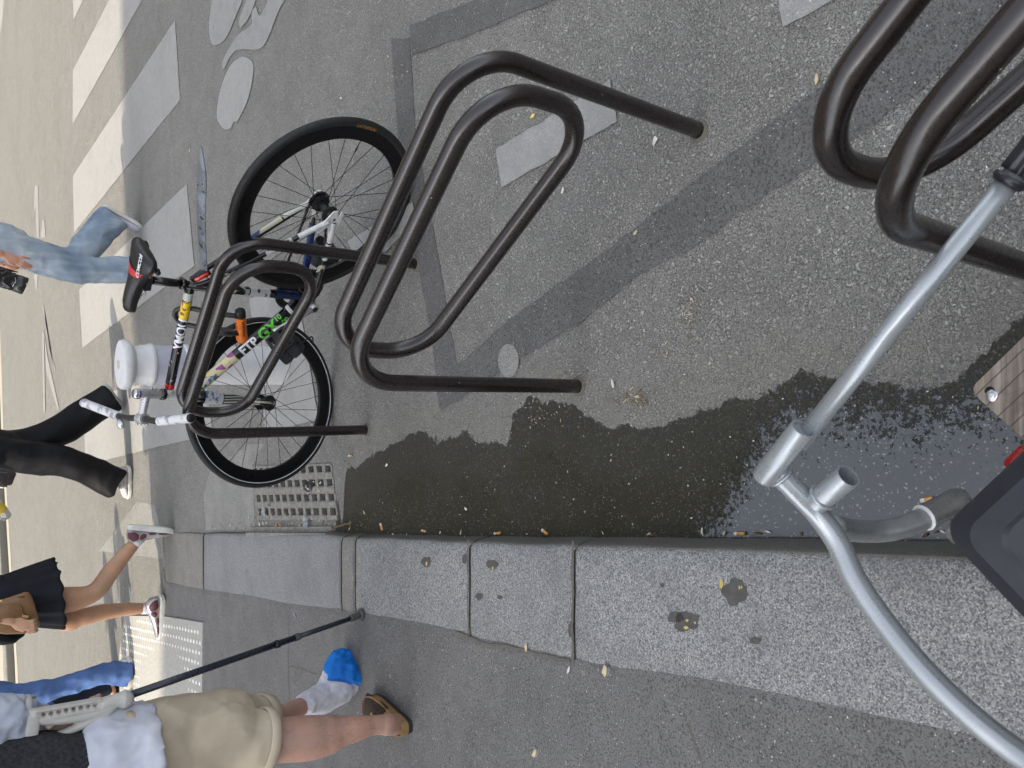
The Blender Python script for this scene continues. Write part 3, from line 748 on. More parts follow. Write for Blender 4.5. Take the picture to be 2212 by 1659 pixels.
def wheel(name, c, a, b, m_, white_line, tread):
    bm = bmesh.new()                                      # deep-section rim
    prof = [(.268, .006), (.272, .0085), (.300, .0100), (.3135, .0095), (.3135, -.0095), (.300, -.0100), (.272, -.0085), (.268, -.006)]
    n = 96
    def ringsec(bm, prof, n=96, jag=None):
        rings = []
        for k in range(n):
            t = 2 * math.pi * k / n; d = a * math.cos(t) + b * math.sin(t)
            rings.append([c + d * r + m_ * o for r, o in prof])
        vs = [[bm.verts.new(p) for p in r] for r in rings]; L = len(prof)
        for i in range(n):
            A, B = vs[i], vs[(i + 1) % n]
            for j in range(L): bm.faces.new((A[j], A[(j + 1) % L], B[(j + 1) % L], B[j]))
        bmesh.ops.recalc_face_normals(bm, faces=bm.faces)
    ringsec(bm, prof); w_ = build(name, bm, rimm, bike, True, autosmooth=35)
    bm = bmesh.new(); ringsec(bm, [(.3245 + .0148 * math.cos(q), .0142 * math.sin(q)) for q in [2 * math.pi * i / 14 for i in range(14)]], 120)
    build('tyre', bm, tread, w_)
    if white_line:
        bm = bmesh.new(); ringsec(bm, [(.3195, .0146), (.3170, .0140), (.3170, .0128), (.3195, .0134)], 120); build('reflective_line', bm, plain_cache('reflective', (.75, .76, .78), .4), w_)
        bm = bmesh.new(); ringsec(bm, [(.3195, -.0146), (.3170, -.0140), (.3170, -.0128), (.3195, -.0134)], 120); build('reflective_line', bm, plain_cache('reflective', (.75, .76, .78), .4), w_)
    bm = bmesh.new()
    lathe(bm, c - m_ * .05, m_, [(.008, 0), (.008, .016), (.014, .018), (.014, .082), (.008, .084), (.008, .10)], n=18)
    for s in (-1, 1): lathe(bm, c + m_ * (.031 * s - .0015), m_, [(.030, 0), (.031, .0015), (.030, .003)], n=24)
    build('hub', bm, blackp, w_)
    for k in range(28):
        s = 1 if k % 2 else -1; t = 2 * math.pi * (k + .3) / 28; dr = 1 if (k // 2) % 2 else -1; th = t + dr * 1.15
        p = c + (a * math.cos(th) + b * math.sin(th)) * .027 + m_ * .030 * s; q = c + (a * math.cos(t) + b * math.sin(t)) * .269
        build('spoke', T([p, q], .0011, n=5), spokem, w_)
        if k % 2 == 0: pass
    bm = bmesh.new(); t = -.16 if name == 'rear_wheel' else 2.0
    d = a * math.cos(t) + b * math.sin(t); tube(bm, [c + d * .27, c + d * .235], .0026, n=8); build('valve', bm, steel, w_)
    bm = bmesh.new(); tube(bm, [c + d * .236, c + d * .222], [.0034, .002], n=8); build('valve_cap', bm, blackp, w_)
    for s in (-1, 1):
        bm = bmesh.new(); lathe(bm, c + m_ * (.050 * s), m_ * s, [(.0095, 0), (.0095, .007), (.006, .008), (.006, .013)], n=6); build('axle_nut', bm, steel, w_, False)
    return w_
rubber_t = N('tread'); _f = rubber_t.vor(260, rubber_t.P(True)); rubber_t = rubber_t.fin((.010, .010, .011), .7, 0, rubber_t.bump(_f.outputs['Distance'], .8, .0015))
rw = wheel('rear_wheel', RC, RA, RB, RM, False, rubber)
fw = wheel('front_wheel', FC, FA, FB, FM, True, rubber_t)
# tyre lettering, bent along the sidewall
def arc_text(s, size, c, a, b, m_, r, ang, mat, parent, name='lettering'):
    me = text_mesh(s, size, .0006, .2); bm = bmesh.new(); bm.from_mesh(me)
    bmesh.ops.subdivide_edges(bm, edges=[e for e in bm.edges if e.calc_length() > .01], cuts=2)
    for v in bm.verts:
        th = ang - v.co.x / r; rr = r + v.co.y; d = a * math.cos(th) + b * math.sin(th); v.co = c + d * rr + m_ * (.0150 if rr > .318 else .0147)
    build(name, bm, mat, parent, False)
arc_text('GATORSKIN', .014, RC, RA, RB, RM, .3200, math.radians(-6), plain_cache('ochre_print', (.20, .11, .03), .5), rw)
# frame tubes
BB = bk(.384, -.047); ST = bk(.303, .420); HB = bk(.832, .268); HT = bk(.795, .415)
axis = (HT - HB).normalized()
bm = bmesh.new()
tube(bm, [BB, ST], .0150, n=18); tt0, tt1 = bk(.308, .402), bk(.802, .382); tube(bm, [tt0, tt1], .0152, n=18)
dt0, dt1 = BB, bk(.822, .300); tube(bm, [dt0, dt1], .0205, n=20)
tube(bm, [HB, HT], .0185, n=20)
lathe(bm, BB - RM * .036, RM, [(.0205, 0), (.0205, .072)], n=20)
for s in (-1, 1):
    top = bk(.296, .395, .012 * s); tube(bm, spline([top, bk(.25, .33, .030 * s), bk(.012, .018, .058 * s)], 5), lerpl([.0095, .009, .0075], 5), n=12)
    tube(bm, spline([bk(.365, -.044, .022 * s), bk(.29, -.038, .046 * s), bk(.012, -.004, .058 * s)], 5), lerpl([.0125, .011, .0085], 5), n=12)
build('frame', bm, black, bike)
fr = bpy.data.objects['frame']
def facing(o, al):
    al = al.normalized(); n = (V((0, 0, 1.45)) - o); n = (n - al * n.dot(al)).normalized(); n = (n + RM * .6).normalized(); n = (n - al * n.dot(al)).normalized(); return n.cross(al)
def sleeve(name, p, q, r, mat, parent=None, n=20): return build(name, T([p, q], r, n=n, cap=False), mat, parent or fr)
L = lambda p, q, t: p.lerp(q, t)
# white head tube and rear ends
sleeve('head_lug', L(HB, HT, -.04), L(HB, HT, 1.04), .0192, whitep)
sleeve('head_lug', L(tt0, tt1, .93), tt1, .0160, whitep); sleeve('head_lug', L(dt0, dt1, .94), dt1, .0212, whitep)
for s in (-1, 1):
    lm = whitep if s > 0 else plain_cache('stay_white', (.6, .6, .55), .35)
    sleeve('stay_tip', bk(.075, .109, .0545 * s), bk(.012, .018, .0582 * s), .0092, lm)
    sleeve('stay_tip', bk(.095, -.016, .0570 * s), bk(.012, -.004, .0584 * s), .0104, lm)
    bm = bmesh.new(); pl = [bk(x, y, .0575 * s) for x, y in [(.045, .052), (.012, .035), (-.030, .012), (-.034, -.004), (-.010, -.006), (-.009, -.016), (-.030, -.020), (-.022, -.030), (.015, -.026), (.060, -.022), (.055, .0), (.026, .012), (.058, .044)]]
    prism(bm, pl, .005, RM * s); bmesh.ops.recalc_face_normals(bm, faces=bm.faces); build('dropout', bm, whitep, fr, False)
sleeve('sticker', bk(.150, .200, .0465), bk(.088, .127, .0532), .0098, sticker('mono_letters', [(0, (.6, .6, .58)), (.45, (.01, .01, .01)), (.8, (.6, .6, .58))], 60))
sleeve('sticker', bk(.17, -.025, .0525), bk(.10, -.017, .0565), .0112, sticker('script_white', [(0, (.62, .62, .62)), (.86, (.02, .1, .1))], 40))
sleeve('sticker', bk(.20, .262, -.040), bk(.08, .114, -.054), .0100, striped('stay_blue', (.01, .03, .12), (.55, .52, .40), 30, 2))
sleeve('sticker', bk(.33, -.042, -.036), bk(.10, -.016, -.0568), .0124, plain('stay_deep_blue', (.012, .035, .15), .3))
sleeve('sticker', bk(.33, -.042, .036), bk(.18, -.026, .0518), .0124, striped('stay_gold_lines', (.008, .008, .01), (.45, .42, .33), 160, 0))
text_on('lettering', 'Peace Park', .021, bk(.246, .322, .0330), bk(.15, .2) - bk(.28, .37), RM.cross(bk(.15, .2) - bk(.28, .37)) , plain_cache('cream_print', (.6, .55, .4), .5), fr, .0004, .0093)
# top tube dressing
sleeve('sticker', L(tt0, tt1, .045), L(tt0, tt1, .11), .0156, striped('pale_green_band', (.008, .012, .01), (.45, .5, .42), 55, 2))
sleeve('sticker', L(tt0, tt1, .115), L(tt0, tt1, .275), .0158, sticker('yellow_red', [(0, (.72, .52, .02)), (.42, (.35, .05, .01)), (.62, (.72, .52, .02)), (.8, (.20, .03, .01))], 26))
sleeve('sticker', L(tt0, tt1, .285), L(tt0, tt1, .52), .0156, plain('night_blue', (.01, .012, .04), .3))
sleeve('sticker', L(tt0, tt1, .52), L(tt0, tt1, .88), .0166, sticker('black_silver_doodle', [(0, (.006, .006, .006)), (.86, (.42, .42, .40)), (.90, (.006, .006, .006))], 45, .12))
sleeve('sticker', L(tt0, tt1, .88), L(tt0, tt1, .925), .0157, plain('red_band', (.5, .01, .01), .35))
tdir = (tt1 - tt0).normalized()
tup = (RM * -1 + RB * .25)
text_on('lettering', 'YMOU', .046, L(tt0, tt1, .40), -tdir, facing(L(tt0, tt1, .40), -tdir), plain_cache('white_print', (.72, .72, .74), .5), fr, .0012, .0158, sx=1.0)
# down tube dressing
ddir = (dt0 - dt1).normalized(); dup = facing(L(dt0, dt1, .3), ddir); dnn = ddir.cross(dup)
sleeve('sticker', L(dt0, dt1, .84), L(dt0, dt1, .95), .0210, sticker('white_scribble', [(0, (.62, .60, .55)), (.9, (.04, .12, .06)), (.95, (.5, .1, .2))], 34))
sleeve('sticker', L(dt0, dt1, .60), L(dt0, dt1, .84), .0209, sticker('bright_pattern', [(0, (.62, .58, .35)), (.2, (.03, .18, .18)), (.38, (.30, .06, .25)), (.55, (.66, .6, .25)), (.68, (.08, .16, .4)), (.8, (.45, .25, .3)), (.9, (.55, .55, .3))], 17))
text_on('lettering', 'FTP', .048, L(dt0, dt1, .49), ddir, facing(L(dt0, dt1, .49), ddir), plain_cache('white_print', (.72, .72, .74), .5), fr, .0016, .0206)
green = plain_cache('green_print', (.12, .55, .05), .45)
text_on('lettering', 'GX', .057, L(dt0, dt1, .325), ddir, dup, green, fr, .0018, .0206)
text_on('lettering', '10', .028, L(dt0, dt1, .225) + dup * 0, ddir, (dup * math.cos(.62) - dnn * math.sin(.62)), green, fr, .0010, .0206)
text_on('lettering', '00', .028, L(dt0, dt1, .200), ddir, (dup * math.cos(.70) + dnn * math.sin(.70)), green, fr, .0010, .0206)
bm = bmesh.new(); tube(bm, [L(dt0, dt1, .12), L(dt0, dt1, .145)], .0209, n=20, cap=False); build('sticker', bm, whitep, fr)
# seat tube dressing
sleeve('sticker', L(BB, ST, .52), L(BB, ST, .80), .0155, sticker('mono_doodle', [(0, (.01, .01, .01)), (.35, (.45, .44, .42)), (.6, (.02, .02, .02)), (.82, (.6, .6, .58))], 22))
sleeve('sticker', L(BB, ST, .34), L(BB, ST, .51), .0157, sticker('white_line_art', [(0, (.6, .6, .6)), (.72, (.05, .05, .06)), (.8, (.6, .6, .6))], 40))
sleeve('sticker', L(BB, ST, .06), L(BB, ST, .29), .0155, plain('seat_tube_blue', (.008, .02, .07), .3))
# saddle and post
sp0, sp1 = bk(.300, .425), bk(.276, .535)
build('seat_post', T([bk(.303, .41), sp1], .0136, n=18), black, bike)
bm = bmesh.new(); d = (sp1 - sp0).normalized(); lathe(bm, sp0 - d * .006, d, [(.0172, 0), (.0172, .016)], n=20)
tube(bm, [bk(.285, .43, -.012), bk(.277, .43, .014)], .006, n=8); build('seat_clamp', bm, black, bike)
def saddle():
    prof = [(.162, .050, .574, .018), (.166, .070, .580, .030), (.180, .077, .584, .038), (.203, .067, .587, .042), (.226, .050, .589, .044), (.250, .036, .591, .044), (.28, .028, .593, .042), (.32, .0245, .596, .040), (.36, .0215, .597, .037), (.386, .018, .592, .033), (.397, .010, .582, .022)]
    bm = bmesh.new(); rings = []
    for s, hw, t, dp in prof:
        r = []
        for k in range(18):
            q = 2 * math.pi * k / 18; cx, sx = math.cos(q), math.sin(q)
            oo = hw * math.copysign(abs(cx) ** .75, cx)
            tt = t + (.004 * (1 - abs(cx) ** 2) if sx > 0 else 0) - (dp * (1 if sx < 0 else 0) * abs(sx) ** .7) - .010 * abs(cx) ** 3
            r.append(bk(s, tt, oo))
        rings.append(r)
    ring_skin(bm, rings); bmesh.ops.recalc_face_normals(bm, faces=bm.faces)
    sd_ = build('saddle', bm, plain('saddle_vinyl', (.012, .012, .013), .34, rv=.05), bike)
    bm = bmesh.new(); rings = []
    for s, hw, t, dp in [(.228, .0492, .5895, .0), (.240, .0425, .5903, .0), (.252, .0358, .5912, 0)]:
        rings.append([bk(s - .012 * abs(u), t + .0042 * (1 - u * u) - .010 * abs(u) ** 3 + .0014 - .028 * max(0, abs(u) - .93) / .07, hw * 1.035 * math.copysign(min(1, abs(u) / .93) ** .9, u)) for u in [i / 10 - 1 for i in range(21)]])
    vs = [[bm.verts.new(p) for p in r] for r in rings]
    for A, B in zip(vs, vs[1:]):
        for i in range(20): bm.faces.new((A[i], A[i + 1], B[i + 1], B[i]))
    build('red_band', bm, plain_cache('saddle_red', (.45, .03, .03), .45), sd_)
    text_on('lettering', 'COMCOR', .019, bk(.196, .5915, .036), RA * -1 * -1, RB * .2 - RM, plain_cache('white_print', (.72, .72, .74), .5), sd_, .0003, shear=.3)
    bm = bmesh.new()
    for s in (-1, 1): tube(bm, spline([bk(.18, .560, .040 * s), bk(.225, .548, .022 * s), bk(.29, .550, .020 * s), bk(.37, .575, .008 * s)], 6), .0035, n=8)
    build('saddle_rail', bm, steel, sd_)
    bm = bmesh.new(); box(bm, bk(.277, .547), .045, .05, .02, RA, RM, RB); build('rail_clamp', bm, blackp, sd_, False)
    for P_, r_ in (([bk(.176, .548, -.052), bk(.180, .548, -.036)], .010), ([bk(.20, .545, .050), bk(.205, .545, .062)], .008)):
        build('saddle_bumper', T([P_[0] - (P_[1] - P_[0]) * .3, P_[0], P_[1], P_[1] + (P_[1] - P_[0]) * .3], [r_ * .6, r_, r_, r_ * .6], n=12), blackp, sd_)
saddle()
# front end: fork, stem, bars (steering turned so the wheel faces the camera)
FCr = fk(.036, .292); SCp = fk(.050, .520)
bm = bmesh.new()
for s in (-1, 1): tube(bm, spline([fk(.036, .315, .014 * s), fk(.033, .285, .040 * s), fk(.0162, .135, .0463 * s), fk(.001, .0, .052 * s)], 5), lerpl([(.018, .014), (.021, .0125), (.0165, .011), (.009, .008)], 5), n=14, ref=FM)
tube(bm, [fk(.035, .31, -.03), fk(.035, .31, .03)], .016, n=14)
fork = build('fork', bm, black, bike)
def fsl(t0, t1, r, mat, s=1):
    P = lambda t: fk(.033 - (.285 - t) * .112, t, (.040 + (.285 - t) * .042) * s)
    W = lambda t: (.0118 + (t / .285) * .0120, .0098 + (t / .285) * .0048)
    build('sticker', T([P(t0), P((t0 + t1) / 2), P(t1)], [W(t0), W((t0 + t1) / 2), W(t1)], n=18, cap=False, ref=FM), mat, fork)
for s in (-1, 1):
    fsl(.285, .215, .0151, sticker('violet_mandala', [(0, (.55, .55, .6)), (.6, (.09, .07, .35)), (.75, (.5, .5, .55)), (.9, (.05, .25, .25))], 50), s)
    fsl(.212, .06, .0138, striped('fork_pinstripes', (.010, .010, .012), (.46, .46, .42), 620, 0), s)
    bm = bmesh.new(); P = lambda t: fk(.033 - (.285 - t) * .112, t, (.058 + (.285 - t) * .030) * s); tube(bm, [P(.10) + FM * .004, P(.02) + FM * .004], .004, n=8); build('fork_tip', bm, plain_cache('cream_tip', (.5, .5, .42), .4), fork)
bm = bmesh.new(); ax = (SCp - FCr).normalized()
lathe(bm, fk(.0445, .412), ax, [(.0200, 0), (.0215, .006), (.0205, .012), (.0165, .018)], n=24); build('headset', bm, black, bike)
bm = bmesh.new(); lathe(bm, fk(.0458, .430), ax, [(.0155, 0), (.0165, .003), (.0165, .040), (.0175, .042), (.0175, .082), (.0165, .086)], n=24)
cl = fk(-.037, .493); tube(bm, [fk(.046, .478), fk(-.012, .490), cl], [.0145, .0125, .0150], n=16)
lathe(bm, cl - FM * .021, FM, [(.0185, 0), (.0195, .004), (.0195, .038), (.0185, .042)], n=20)
stem = build('stem', bm, alu, bike, autosmooth=40)
bm = bmesh.new(); lathe(bm, SCp - ax * .006, ax, [(.0170, 0), (.0175, .004), (.0140, .009), (.004, .0095)], n=24); build('top_cap', bm, steel, stem)
bm = bmesh.new(); lathe(bm, SCp - ax * .016, ax, [(.0182, 0), (.0182, .005)], n=24); build('spacer', bm, plain_cache('purple_anodised', (.08, .03, .18), .25, metal=.8), stem)
for t in (.450, .462):
    for o in (-.006, .006):
        bm = bmesh.new(); lathe(bm, fk(.062, t, o), FA, [(.004, 0), (.004, .008)], n=8); build('bolt', bm, steel, stem)
for o in (-.012, .012):
    for t in (-.012, .012):
        bm = bmesh.new(); lathe(bm, cl - FA * .016 + FB * t + FM * o, -FA, [(.004, 0), (.004, .007)], n=8); build('bolt', bm, steel, stem)
def bp(q): return apl(q, cl, FB)
gl0, gl1 = bp((345, 910)), bp((412, 903)); gr0, gr1 = bp((256, 899)), bp((181, 870))
bm = bmesh.new(); tube(bm, spline([gr1.lerp(gr0, .1), gr0, cl, gl0, gl1.lerp(gl0, .1)], 8), .0112, n=16); bar = build('handlebar', bm, plain('bar_black', (.02, .02, .022), .35), bike)
gripm = N('pale_grip'); gripm = gripm.fin(gripm.mix(gripm.ramp(gripm.noise(28, 4, .6, gripm.P(True)), .5, .62), (.62, .62, .63), (.28, .28, .33)), .45)
for a, b in ((gl0, gl1), (gr0, gr1)):
    bm = bmesh.new(); d = (b - a).normalized(); Lg = (b - a).length; lathe(bm, a, d, [(.0155, 0), (.0165, .004), (.0158, .012), (.0158, Lg - .01), (.0170, Lg - .005), (.0160, Lg)], n=20); g = build('grip', bm, gripm, bike)
    bm = bmesh.new(); lathe(bm, b, d, [(.0150, 0), (.0135, .004), (.004, .0055)], n=16); build('end_plug', bm, blackp, g)
bm = bmesh.new(); bc = gr0.lerp(cl, .10) - FB * .0 - FA * .028; ball(bm, bc, (.018, .018, .013), 18, 10, FM, FA, FB); tube(bm, [bc, gr0.lerp(cl, .10)], .006, n=8); build('bell', bm, alu, bike)
# drivetrain
bm = bmesh.new(); n = 46; rings = []
for k in range(n * 2):
    t = 2 * math.pi * k / (n * 2); r = .092 if k % 2 else .0965
    d = RA * math.cos(t) + RB * math.sin(t); rings.append([BB + d * r - RM * .0435, BB + d * r - RM * .0465, BB + d * .070 - RM * .0465, BB + d * .070 - RM * .0435])
vs = [[bm.verts.new(p) for p in r] for r in rings]
for i in range(len(vs)):
    A, B = vs[i], vs[(i + 1) % len(vs)]
    for j in range(4): bm.faces.new((A[j], A[(j + 1) % 4], B[(j + 1) % 4], B[j]))
for k in range(5):
    t = 2 * math.pi * k / 5 + .3; d = RA * math.cos(t) + RB * math.sin(t); tube(bm, [BB - RM * .045, BB - RM * .045 + d * .075], [(.012, .003), (.008, .003)], n=8)
bmesh.ops.recalc_face_normals(bm, faces=bm.faces); build('chainring', bm, blackp, bike, False)
bm = bmesh.new(); rings = []
for k in range(32):
    t = 2 * math.pi * k / 32; r = .032 if k % 2 else .036; d = RA * math.cos(t) + RB * math.sin(t); rings.append([RC + d * r - RM * .043, RC + d * r - RM * .047, RC + d * .018 - RM * .047, RC + d * .018 - RM * .043])
vs = [[bm.verts.new(p) for p in r] for r in rings]
for i in range(32):
    A, B = vs[i], vs[(i + 1) % 32]
    for j in range(4): bm.faces.new((A[j], A[(j + 1) % 4], B[(j + 1) % 4], B[j]))
bmesh.ops.recalc_face_normals(bm, faces=bm.faces); build('sprocket', bm, steel, bike, False)
bm = bmesh.new()                                                 # chain: small plates round both wheels
dv = (BB - RC); Lc = dv.length; u = dv.normalized(); nn = RM.cross(u).normalized()
loop = []
sn = (.094 - .034) / Lc; cs_ = math.sqrt(1 - sn * sn)
for s in (1, -1):
    pass
path = []
for k in range(13):
    t = math.pi / 2 + math.asin(sn) * -1 + (math.pi + 2 * math.asin(sn) * 1) * k / 12 - math.asin(sn) * 0
    path.append(RC + (u * math.cos(t) + nn * math.sin(t)) * .0345)
for k in range(25):
    t = -math.pi / 2 + (math.pi) * k / 24
    path.append(BB + (u * math.cos(t) + nn * math.sin(t)) * .0945)
path.append(path[0]); acc = 0; pts = [path[0]]
for a, b in zip(path, path[1:]):
    k = max(1, round((b - a).length / .0127))
    for j in range(1, k + 1): pts.append(a.lerp(b, j / k))
for i, (a, b) in enumerate(zip(pts, pts[1:])):
    d = (b - a); m_ = (a + b) / 2 - RM * .045
    if d.length > 1e-5: box(bm, m_, d.length * 1.25, .0085, .0025 if i % 2 else .0060, d.normalized(), RM.cross(d.normalized()), RM)
build('chain', bm, plain('chain_steel', (.14, .13, .12), .35, .9), bike, False)
# cranks and strapped pedals
cr0 = apl(((600 + 1552 / 2.37) / 1.8228, (1000 + 505 / 2.37) / 1.8228), bk(.384, -.047, .068), RM)
BBn = bk(.384, -.047, .068)
pd = apl(zB(1160, 712), bk(0, 0, .075), RM)
cdir = (pd - BBn).normalized(); pd = BBn + cdir * .168
bm = bmesh.new(); tube(bm, [BBn - RM * .02, BBn + RM * .006], .0165, n=18); tube(bm, [BBn, BBn.lerp(pd, .5), pd], [(.0150, .008), (.0115, .0065), (.0135, .0075)], n=16, ref=RM); crk = build('crank_arm', bm, alu, bike)
bm = bmesh.new(); lathe(bm, BBn + RM * .006, RM, [(.0105, 0), (.0105, .002), (.005, .003)], n=16); build('crank_bolt', bm, blackp, crk)
pr = bk(.384, -.047, -.062); pe = pr - cdir * .168
bm = bmesh.new(); tube(bm, [pr, pr.lerp(pe, .5), pe], [(.0150, .008), (.0115, .0065), (.0135, .0075)], n=16, ref=RM); build('crank_arm', bm, alu, bike)
strap = plain('strap_fabric', (.022, .024, .028), .85, bump=.5, bsc=500)
def pedal(c, s, tilt):
    ex = (-RA * math.cos(tilt) + RB * math.sin(tilt)); ey = RM * s; ez = ex.cross(ey).normalized()
    if (ez.dot(RB) < 0) == (s < 0): ez = -ez
    c = c + ey * .055
    bm = bmesh.new(); box(bm, c, .030, .085, .014, ex, RM, ez)
    for k in (-1, 1):
        box(bm, c + ex * .036 * k, .010, .090, .018, ex, RM, ez); box(bm, c + RM * .042 * k, .075, .008, .016, ex, RM, ez)
        for j in range(5): ball(bm, c + ex * .036 * k + RM * (.036 - .018 * j) + ez * .010, .003, 6, 4)
    tube(bm, [c - ey * .058, c], .006, n=8); p = build('pedal', bm, blackp, bike, False)
    bm = bmesh.new()
    for k, off in ((0, .02), (1, -.018)):
        P = [c + ex * off + RM * .045 - ez * .004, c + ex * off + RM * .060 + ez * .035, c + ex * (off + .012) + RM * .028 + ez * .072, c + ex * (off + .012) - RM * .028 + ez * .072, c + ex * off - RM * .060 + ez * .035, c + ex * off - RM * .045 - ez * .004]
        tube(bm, spline(P, 6), [(.0030, .021)] * 31, n=10, ref=ex)
    build('foot_strap', bm, strap, p)
pedal(pd, 1, -2.4)
pedal(pe, -1, .4)
bm = bmesh.new(); tube(bm, spline([pd + RM * .05 - RB * .05, pd + RM * .05 - RB * .09 - RA * .02, pd + RM * .045 - RB * .13 - RA * .0, pd + RM * .04 - RB * .15 - RA * .03], 6), .0028, n=8); build('strap_tail', bm, strap, bike)
# rear light, clip-on mudguard, near brakeless details
bm = bmesh.new(); l0 = apl(zS(1090, 752), bk(.27, .37, .012), RM); l1 = apl(zS(1270, 662), bk(.22, .30, .020), RM); dl = (l1 - l0).normalized()
box(bm, (l0 + l1) / 2, (l1 - l0).length * 1.15, .020, .014, dl, RM.cross(dl), RM); rl = build('rear_light', bm, blackp, bike, False)
bm = bmesh.new(); box(bm, (l0 + l1) / 2 + RM * .008, (l1 - l0).length * .92, .015, .008, dl, RM.cross(dl), RM)
bmesh.ops.bevel(bm, geom=list(bm.edges), offset=.002, segments=2, affect='EDGES'); build('lens', bm, plain('red_lens', (.62, .03, .02), .2, Coat_Weight=.5), rl)
def guard():
    m = N('doodled_mudguard'); p = m.P(True); v = m.vor(26, p); r = m.math('SINE', m.math('MULTIPLY', v.outputs['Distance'], 60.0)); g = m.ramp(r, .15, .35)
    c = m.mix(m.math('MULTIPLY', g, .9), (.17, .19, .22), (.012, .012, .015)); c = m.mix(m.math('MULTIPLY', m.ramp(m.vor(38, p).outputs['Distance'], .30, .24), m.ramp(m.noise(9, 2, .5, p), .45, .5)), c, (.010, .010, .012))
    c = m.mix(m.ramp(m.noise(9, 2, .5, p), .56, .6, 0, .5), c, (.22, .25, .29))
    mm = m.fin(c, .5)
    bm = bmesh.new(); rings = []
    for k in range(17):
        t = k / 16; s = .262 - t * .452; y = .372 + .10 * t + .012 * math.sin(t * 3.1); hw = .024 + .006 * math.sin(t * 2.6)
        if t > .8: hw *= max(.12, 1 - ((t - .8) / .2) ** 1.3 * .9)
        rings.append([bk(s, y - .010 * u * u * (hw / .03), hw * u) for u in (-1, -.7, -.35, 0, .35, .7, 1)] + [bk(s, y - .0022 - .010 * u * u * (hw / .03), hw * u) for u in (1, .7, .35, 0, -.35, -.7, -1)])
    ring_skin(bm, rings); bmesh.ops.recalc_face_normals(bm, faces=bm.faces); build('mudguard', bm, mm, bike)
guard()
# ================================================================ U-LOCK
def ulock():
    bc_ = zS(1660, 1310); p0 = zS(1648, 1155); p1 = zS(1668, 1468)
    nrm = RM; o = bk(.40, .22, .115)
    A, B = apl(p0, o, nrm), apl(p1, o, nrm); d = (B - A).normalized()
    root = thing('u_lock', 'orange and black U-lock hooked round the bicycle top tube and the rack', 'bike lock', (A + B) / 2)
    bm = bmesh.new(); lathe(bm, A + d * .012, d, [(.0165, 0), (.0175, .003), (.0175, (B - A).length * .72), (.0190, (B - A).length * .76), (.0190, (B - A).length - .016), (.015, (B - A).length - .006)], n=24)
    body = build('lock_body', bm, plain('orange_vinyl', (.75, .17, .01), .4), root)
    bm = bmesh.new(); lathe(bm, A - d * .014, d, [(.012, 0), (.0165, .004), (.0172, .026), (.0172, .034)], n=24); build('end_cap', bm, blackp, body)
    text_on('lettering', 'KRYPTONITE', .0115, (A + B) / 2 - d * .004, d, nrm.cross(d) , plain_cache('dark_print', (.06, .02, .01), .6), body, .0003, .0177)
    tp = bk(.36, .40, -.045)
    ua = apl(zS(905, 1110), tp, RM); ub = apl(zS(920, 1245), tp, RM); um = apl(zS(872, 1170), tp, RM)
    la = A.lerp(B, .14); lb = A.lerp(B, .78); la2 = apl(zS(1560, 1185), o, nrm); lb2 = apl(zS(1440, 1375), o, nrm)
    bm = bmesh.new(); tube(bm, spline([la, la2.lerp(la, .1), apl(zS(1350, 1155), bk(.4, .3, .08), RM), apl(zS(1130, 1110), bk(.37, .38, .03), RM), apl(zS(1000, 1095), bk(.36, .4, -.02), RM), ua, um, ub, apl(zS(1010, 1288), bk(.38, .4, .01), RM), apl(zS(1150, 1320), bk(.4, .36, .05), RM), lb2, lb], 8), .0088, n=14)
    build('shackle', bm, plain('shackle_vinyl', (.014, .014, .015), .38), root)
    bm = bmesh.new(); box(bm, lb2.lerp(lb, .15), .05, .024, .018, (lb - lb2).normalized(), RM.cross((lb - lb2).normalized()), RM); build('shackle_sleeve', bm, plain_cache('grey_metal', (.12, .12, .125), .4, metal=.5), root, False)
ulock()
# ================================================================ WHITE PLASTIC BOLLARD behind the bicycle
def bollard():
    c = at((612, 790)); root = thing('bollard', 'white plastic post with a round flanged cap standing behind the bicycle', 'bollard', c)
    M = plain('white_plastic', (.60, .60, .61), .45, var=.05, rv=.05); Mv = plain('lilac_band', (.42, .42, .50), .4, var=.04)
    bm = bmesh.new(); lathe(bm, c, (0, 0, 1), [(.092, 0), (.093, .01), (.089, .44), (.089, .445), (.094, .452), (.094, .466), (.088, .472)], n=48); build('base_tube', bm, M, root, autosmooth=40)
    bm = bmesh.new(); lathe(bm, c, (0, 0, 1), [(.0875, .470), (.0875, .595)], n=48); build('reflective_band', bm, Mv, root, autosmooth=40)
    bm = bmesh.new(); lathe(bm, c, (0, 0, 1), [(.088, .592), (.0935, .597), (.0935, .612), (.088, .620), (.0865, .645), (.0805, .660), (.0785, .672), (.086, .680), (.104, .690), (.108, .696), (.108, .717), (.103, .725), (.03, .729)], n=48); cp = build('cap', bm, M, root, autosmooth=50)
    bm = bmesh.new(); lathe(bm, c + V((0, 0, .7285)), (0, 0, 1), [(.020, 0), (.018, .003)], n=16); build('cap_plug', bm, plain_cache('beige_plug', (.40, .38, .31), .6), cp)
bollard()
